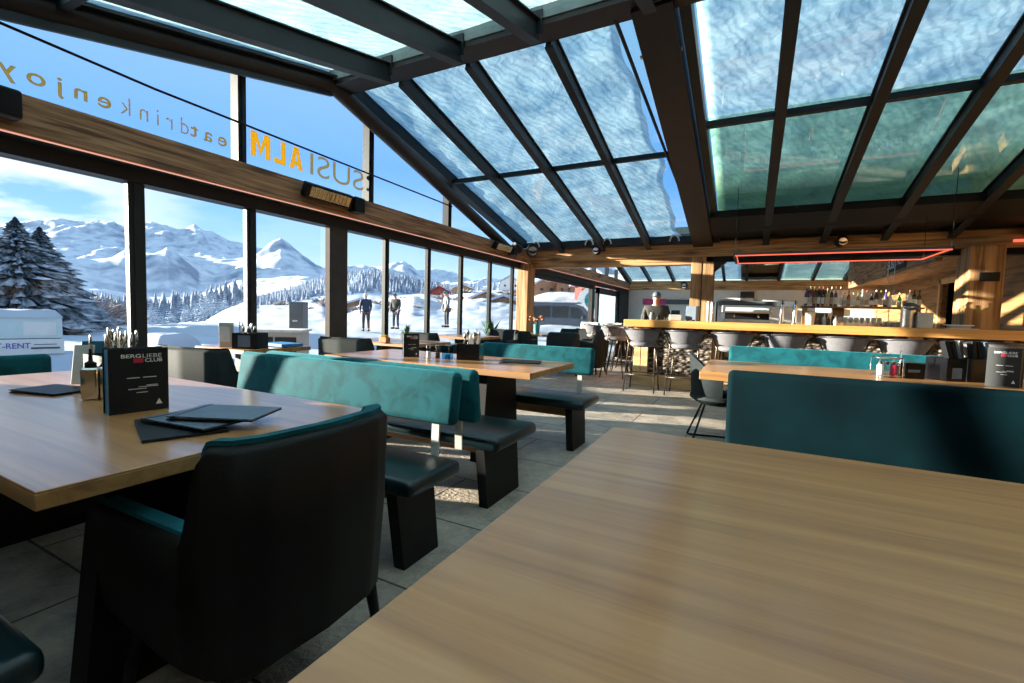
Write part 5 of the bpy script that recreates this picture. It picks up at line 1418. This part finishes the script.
# snow-covered bench box on the terrace
def snowbox(loc, s, label):
    def f(u, v):
        x = (u - .5) * s[0]; y = (v - .5) * s[1]; e = min(u, 1 - u, v, 1 - v)
        return (loc[0] + x, loc[1] + y, loc[2] + s[2] * min(1, e * 5 + .0) ** .5 + .03 * noise.noise(Vector((x * 3, y * 3, 2))))
    tag(MB().grid(f, 16, 12).out('snow_mound', M['snow'], smooth=True), label, 'snow mound')
q_ = azdir(168); snowbox((q_[0] * 15.5, q_[1] * 15.5, -.05), (1.3, 1.1, .42), 'low block of snow on the terrace right of the first mullion')
q_ = azdir(222); snowbox((q_[0] * 21, q_[1] * 21, -.05), (3, 2.2, .4), 'wide snow mound farther out on the terrace')
# grill cabinet and dark column box outside
t = thing('outdoor_counter', 'tan outdoor counter with brown side standing in the snow outside', 'counter', (-7.25, 5.2, -.06), R(40))
MB().span(-.42, .42, -.35, .35, 0, .80, .01).out('cabinet', M['tan'], t); MB().span(-.46, .46, -.39, .39, .80, .84, .005).out('worktop', M['offwhite'], t)
MB().span(-.30, .0, -.36, -.35, .15, .72).out('door', M['steel_brown'], t); MB().span(.03, .36, -.36, -.35, .15, .72).out('door', M['steel_brown'], t)
MB().span(-.06, -.03, -.39, -.36, .35, .55).out('handle', M['chrome'], t)
t = thing('outdoor_heater_box', 'tall blue-grey metal box behind the tan outdoor counter', 'cabinet', (-7.75, 5.98, -.06), R(30))
MB().span(-.13, .13, -.13, .13, 0, 1.33, .008).out('body', M['greymetal'], t); MB().span(-.06, .03, -.135, -.13, .95, .98).out('badge', M['offwhite'], t)
# parked van
t = thing('van', 'blue-grey van parked outside beyond the wooden post', 'van', (-9.1, 23.6, -.25), R(12))
prof = [(-2.3, .35), (-2.35, .9), (-2.25, 1.2), (-1.95, 1.95), (-1.6, 2.05), (.6, 2.02), (1.0, 1.9), (1.65, 1.22), (2.35, 1.0), (2.45, .6), (2.4, .35)]
MB().prism([(x, -.9, z) for x, z in prof], (0, 1.8, 0)).out('body', M['vanblue'], t)
MB().prism([(x, -.905, z) for x, z in [(-1.9, 1.25), (-1.75, 1.85), (-.55, 1.88), (-.55, 1.25)]], (0, .01, 0)).out('side_window', M['vanglass'], t)
MB().prism([(x, -.905, z) for x, z in [(-.45, 1.25), (-.45, 1.88), (.45, 1.86), (.45, 1.25)]], (0, .01, 0)).out('side_window', M['vanglass'], t)
MB().prism([(x, -.905, z) for x, z in [(.55, 1.25), (.55, 1.85), (.95, 1.78), (1.45, 1.25)]], (0, .01, 0)).out('side_window', M['vanglass'], t)
MB().box((1.2, -1.0, 1.3), (.12, .2, .18), .03).out('mirror', M['vanblue'], t)
MB().span(-1.9, .9, -.8, .8, 2.04, 2.12, .03).out('roof_snow', M['snow'], t)
for x in (-1.5, 1.6):
    MB().lathe([(0, -.1), (.33, -.1), (.35, -.06), (.35, .06), (.33, .1), (0, .1)], 24, (x, -.82, .34), Matrix.Rotation(R(90), 3, 'X')).out('wheel', M['black'], t, 40)
# chalets
def chalet(px, r, py_base, w, h, rh, label, roof='snow', wall='chalet', rot=0):
    dx, dy = azdir(px); z = rayz(px, py_base, r)
    t = thing('chalet', label, 'house', (dx * r, dy * r, z - .4), math.atan2(dy, dx) + R(-90) + rot)
    MB().span(-w / 2, w / 2, -w * .4, w * .4, 0, h).prism([(-w / 2, -w * .4, h), (w / 2, -w * .4, h), (0, -w * .4, h + rh * .9)], (0, w * .8, 0)).out('walls', M[wall], t)
    for s in (-1, 1):
        MB().prism([(s * w * .6, -w * .5, h - rh * .18), (0, -w * .5, h + rh), (0, -w * .5, h + rh + w * .06), (s * w * .62, -w * .5, h - rh * .18 + w * .06)], (0, w, 0)).out('roof', M[roof], t)
    for x in (-.25, .05, .3): MB().span(x * w - w * .05, x * w + w * .05, -w * .405, -w * .4, h * .45, h * .7).out('window', M['vanglass'], t)
chalet(439, 125, 297, 5, 1.6, 1.5, 'dark red chalet between the mullions on the snowy slope', 'redroof', 'redroof')
chalet(462, 140, 293, 6, 1.6, 1.2, 'long low hut right of the red chalet on the slope')
chalet(362, 62, 308, 4.0, .8, .7, 'snow-buried hut right of the broad pillar')
chalet(486, 70, 303, 4.5, 1.0, 1.0, 'snow-covered hut by the road seen through the right panes')
chalet(509, 120, 289, 5, 2.0, 1.6, 'cream house with snowy roof just left of the wooden post', 'snow', 'white')
chalet(503, 52, 311, 4.2, 1.2, .8, 'dark wooden shed with thick snow in the right window pane')
chalet(545, 112, 294, 8, 2.3, 2.4, 'brown chalet with wide snowy roof above the van, left', 'snow', 'chalet', .3)
chalet(569, 109, 297, 5.5, 3.4, 2.0, 'orange-brown chalet above the van, in the middle', 'redroof', 'chalet', -.2)
chalet(600, 92, 298, 8, 3.0, 3.0, 'chalet with reddish gable above the van, right', 'snow', 'redroof', -.5)
# ski-school round sign and pennant
t = thing('round_sign', 'round green and white advertising sign above the van', 'sign', (-9.5, 30, .2), R(15))
MB().lathe([(0, 0), (1.0, 0), (1.0, .06), (0, .06)], 32, (0, 0, 1.9), Matrix.Rotation(R(90), 3, 'X')).out('disc', M['white'], t, 40)
MB().lathe([(0, .07), (.62, .07), (.62, .09), (0, .09)], 32, (.1, 0, 2.0), Matrix.Rotation(R(90), 3, 'X')).out('green_emblem', M['teal_plastic'], t, 40)
MB().tube([(0, .05, 0), (0, .05, 1.2)], .05, 8).out('post', M['greymetal'], t)
t = thing('ski_banner', 'white banner with red blocks right of the round sign', 'banner', (-7.6, 29, .2), R(5))
MB().span(-.9, .9, 0, .03, .6, 3.6).out('cloth', M['white'], t); MB().span(-.5, .7, -.01, 0, 2.6, 2.9).span(-.3, .5, -.01, 0, 1.2, 1.4).span(-.9, -.4, -.01, 0, 1.8, 2.0).out('red_print', M['red'], t)
MB().tube([(-.92, 0, 0), (-.92, 0, 3.7)], .04, 8).tube([(.92, 0, 0), (.92, 0, 3.7)], .04, 8).out('pole', M['greymetal'], t)

# ------------------------------------------------------------------ sky, sun, camera
w = bpy.data.worlds.new('World'); SC.world = w; w.use_nodes = True
nt = w.node_tree
for n in list(nt.nodes): nt.nodes.remove(n)
out = nt.nodes.new('ShaderNodeOutputWorld'); bg = nt.nodes.new('ShaderNodeBackground')
tc = N(nt, 'ShaderNodeTexCoord'); sp = N(nt, 'ShaderNodeSeparateXYZ'); nt.links.new(tc.outputs['Generated'], sp.inputs[0])
sky = ramp(nt, sp.outputs['Z'], [(0, (.58, .72, .82)), (.06, (.48, .67, .84)), (.14, (.29, .53, .88)), (.28, (.17, .38, .82)), (.45, (.26, .44, .68)), (1, (.34, .43, .52))])
# clouds hugging the peaks to the left and wisps elsewhere
mp = N(nt, 'ShaderNodeMapping'); mp.inputs['Scale'].default_value = (3.2, 3.2, 11); nt.links.new(tc.outputs['Generated'], mp.inputs['Vector'])
no = N(nt, 'ShaderNodeTexNoise'); no.inputs['Scale'].default_value = 1.6; no.inputs['Detail'].default_value = 7; no.inputs['Roughness'].default_value = .55; nt.links.new(mp.outputs[0], no.inputs['Vector'])
cl = ramp(nt, no.outputs['Fac'], [(.36, (0, 0, 0)), (.52, (1, 1, 1))])
band = ramp(nt, sp.outputs['Z'], [(.02, (.7, .7, .7)), (.12, (1, 1, 1)), (.19, (.9, .9, .9)), (.25, (0, 0, 0))])
mr = N(nt, 'ShaderNodeMapRange'); mr.inputs['From Min'].default_value = .50; mr.inputs['From Max'].default_value = .25; mr.inputs['To Min'].default_value = 0.12; mr.inputs['To Max'].default_value = 1
nt.links.new(sp.outputs['Y'], mr.inputs['Value'])
m1 = N(nt, 'ShaderNodeMath', operation='MULTIPLY'); nt.links.new(cl, m1.inputs[0]); nt.links.new(band, m1.inputs[1])
m2 = N(nt, 'ShaderNodeMath', operation='MULTIPLY'); nt.links.new(m1.outputs[0], m2.inputs[0]); nt.links.new(mr.outputs[0], m2.inputs[1])
mx = N(nt, 'ShaderNodeMix', data_type='RGBA'); nt.links.new(m2.outputs[0], mx.inputs[0]); nt.links.new(sky, mx.inputs[6]); mx.inputs[7].default_value = (.97, .96, .94, 1)
nt.links.new(mx.outputs[2], bg.inputs[0]); bg.inputs[1].default_value = 1.0
nt.links.new(bg.outputs[0], out.inputs[0])

SUN_AZ, SUN_EL = R(18), R(9.0)
d = Vector((math.cos(SUN_AZ) * math.cos(SUN_EL), math.sin(SUN_AZ) * math.cos(SUN_EL), -math.sin(SUN_EL)))
sl = bpy.data.lights.new('sun', 'SUN'); sl.energy = 18.5; sl.angle = R(.6); sl.color = (1, .87, .70)
so = bpy.data.objects.new('sun', sl); COL.objects.link(so); so.rotation_euler = d.to_track_quat('-Z', 'Y').to_euler(); so.location = (-30, -10, 20)

cam = bpy.data.cameras.new('camera'); co = bpy.data.objects.new('camera', cam); COL.objects.link(co)
cam.sensor_width = 36; cam.lens = FPX * 36 / 1024; cam.clip_start = .03; cam.clip_end = 5000
mw = Matrix((RX, RY, RZ)).to_4x4(); 
q = Matrix((RX, RY, RZ)).to_quaternion(); mw = q.to_matrix().to_4x4(); mw.translation = EYE
co.matrix_world = mw
SC.camera = co
SC.view_settings.view_transform = 'Standard'; SC.view_settings.look = 'None'; SC.view_settings.gamma = 1; SC.view_settings.use_curve_mapping = False
SC.view_settings.exposure = 0.65
SC.cycles.max_bounces = 10; SC.cycles.diffuse_bounces = 5; SC.cycles.transparent_max_bounces = 24; SC.cycles.glossy_bounces = 5
SC.cycles.caustics_reflective = False; SC.cycles.caustics_refractive = False
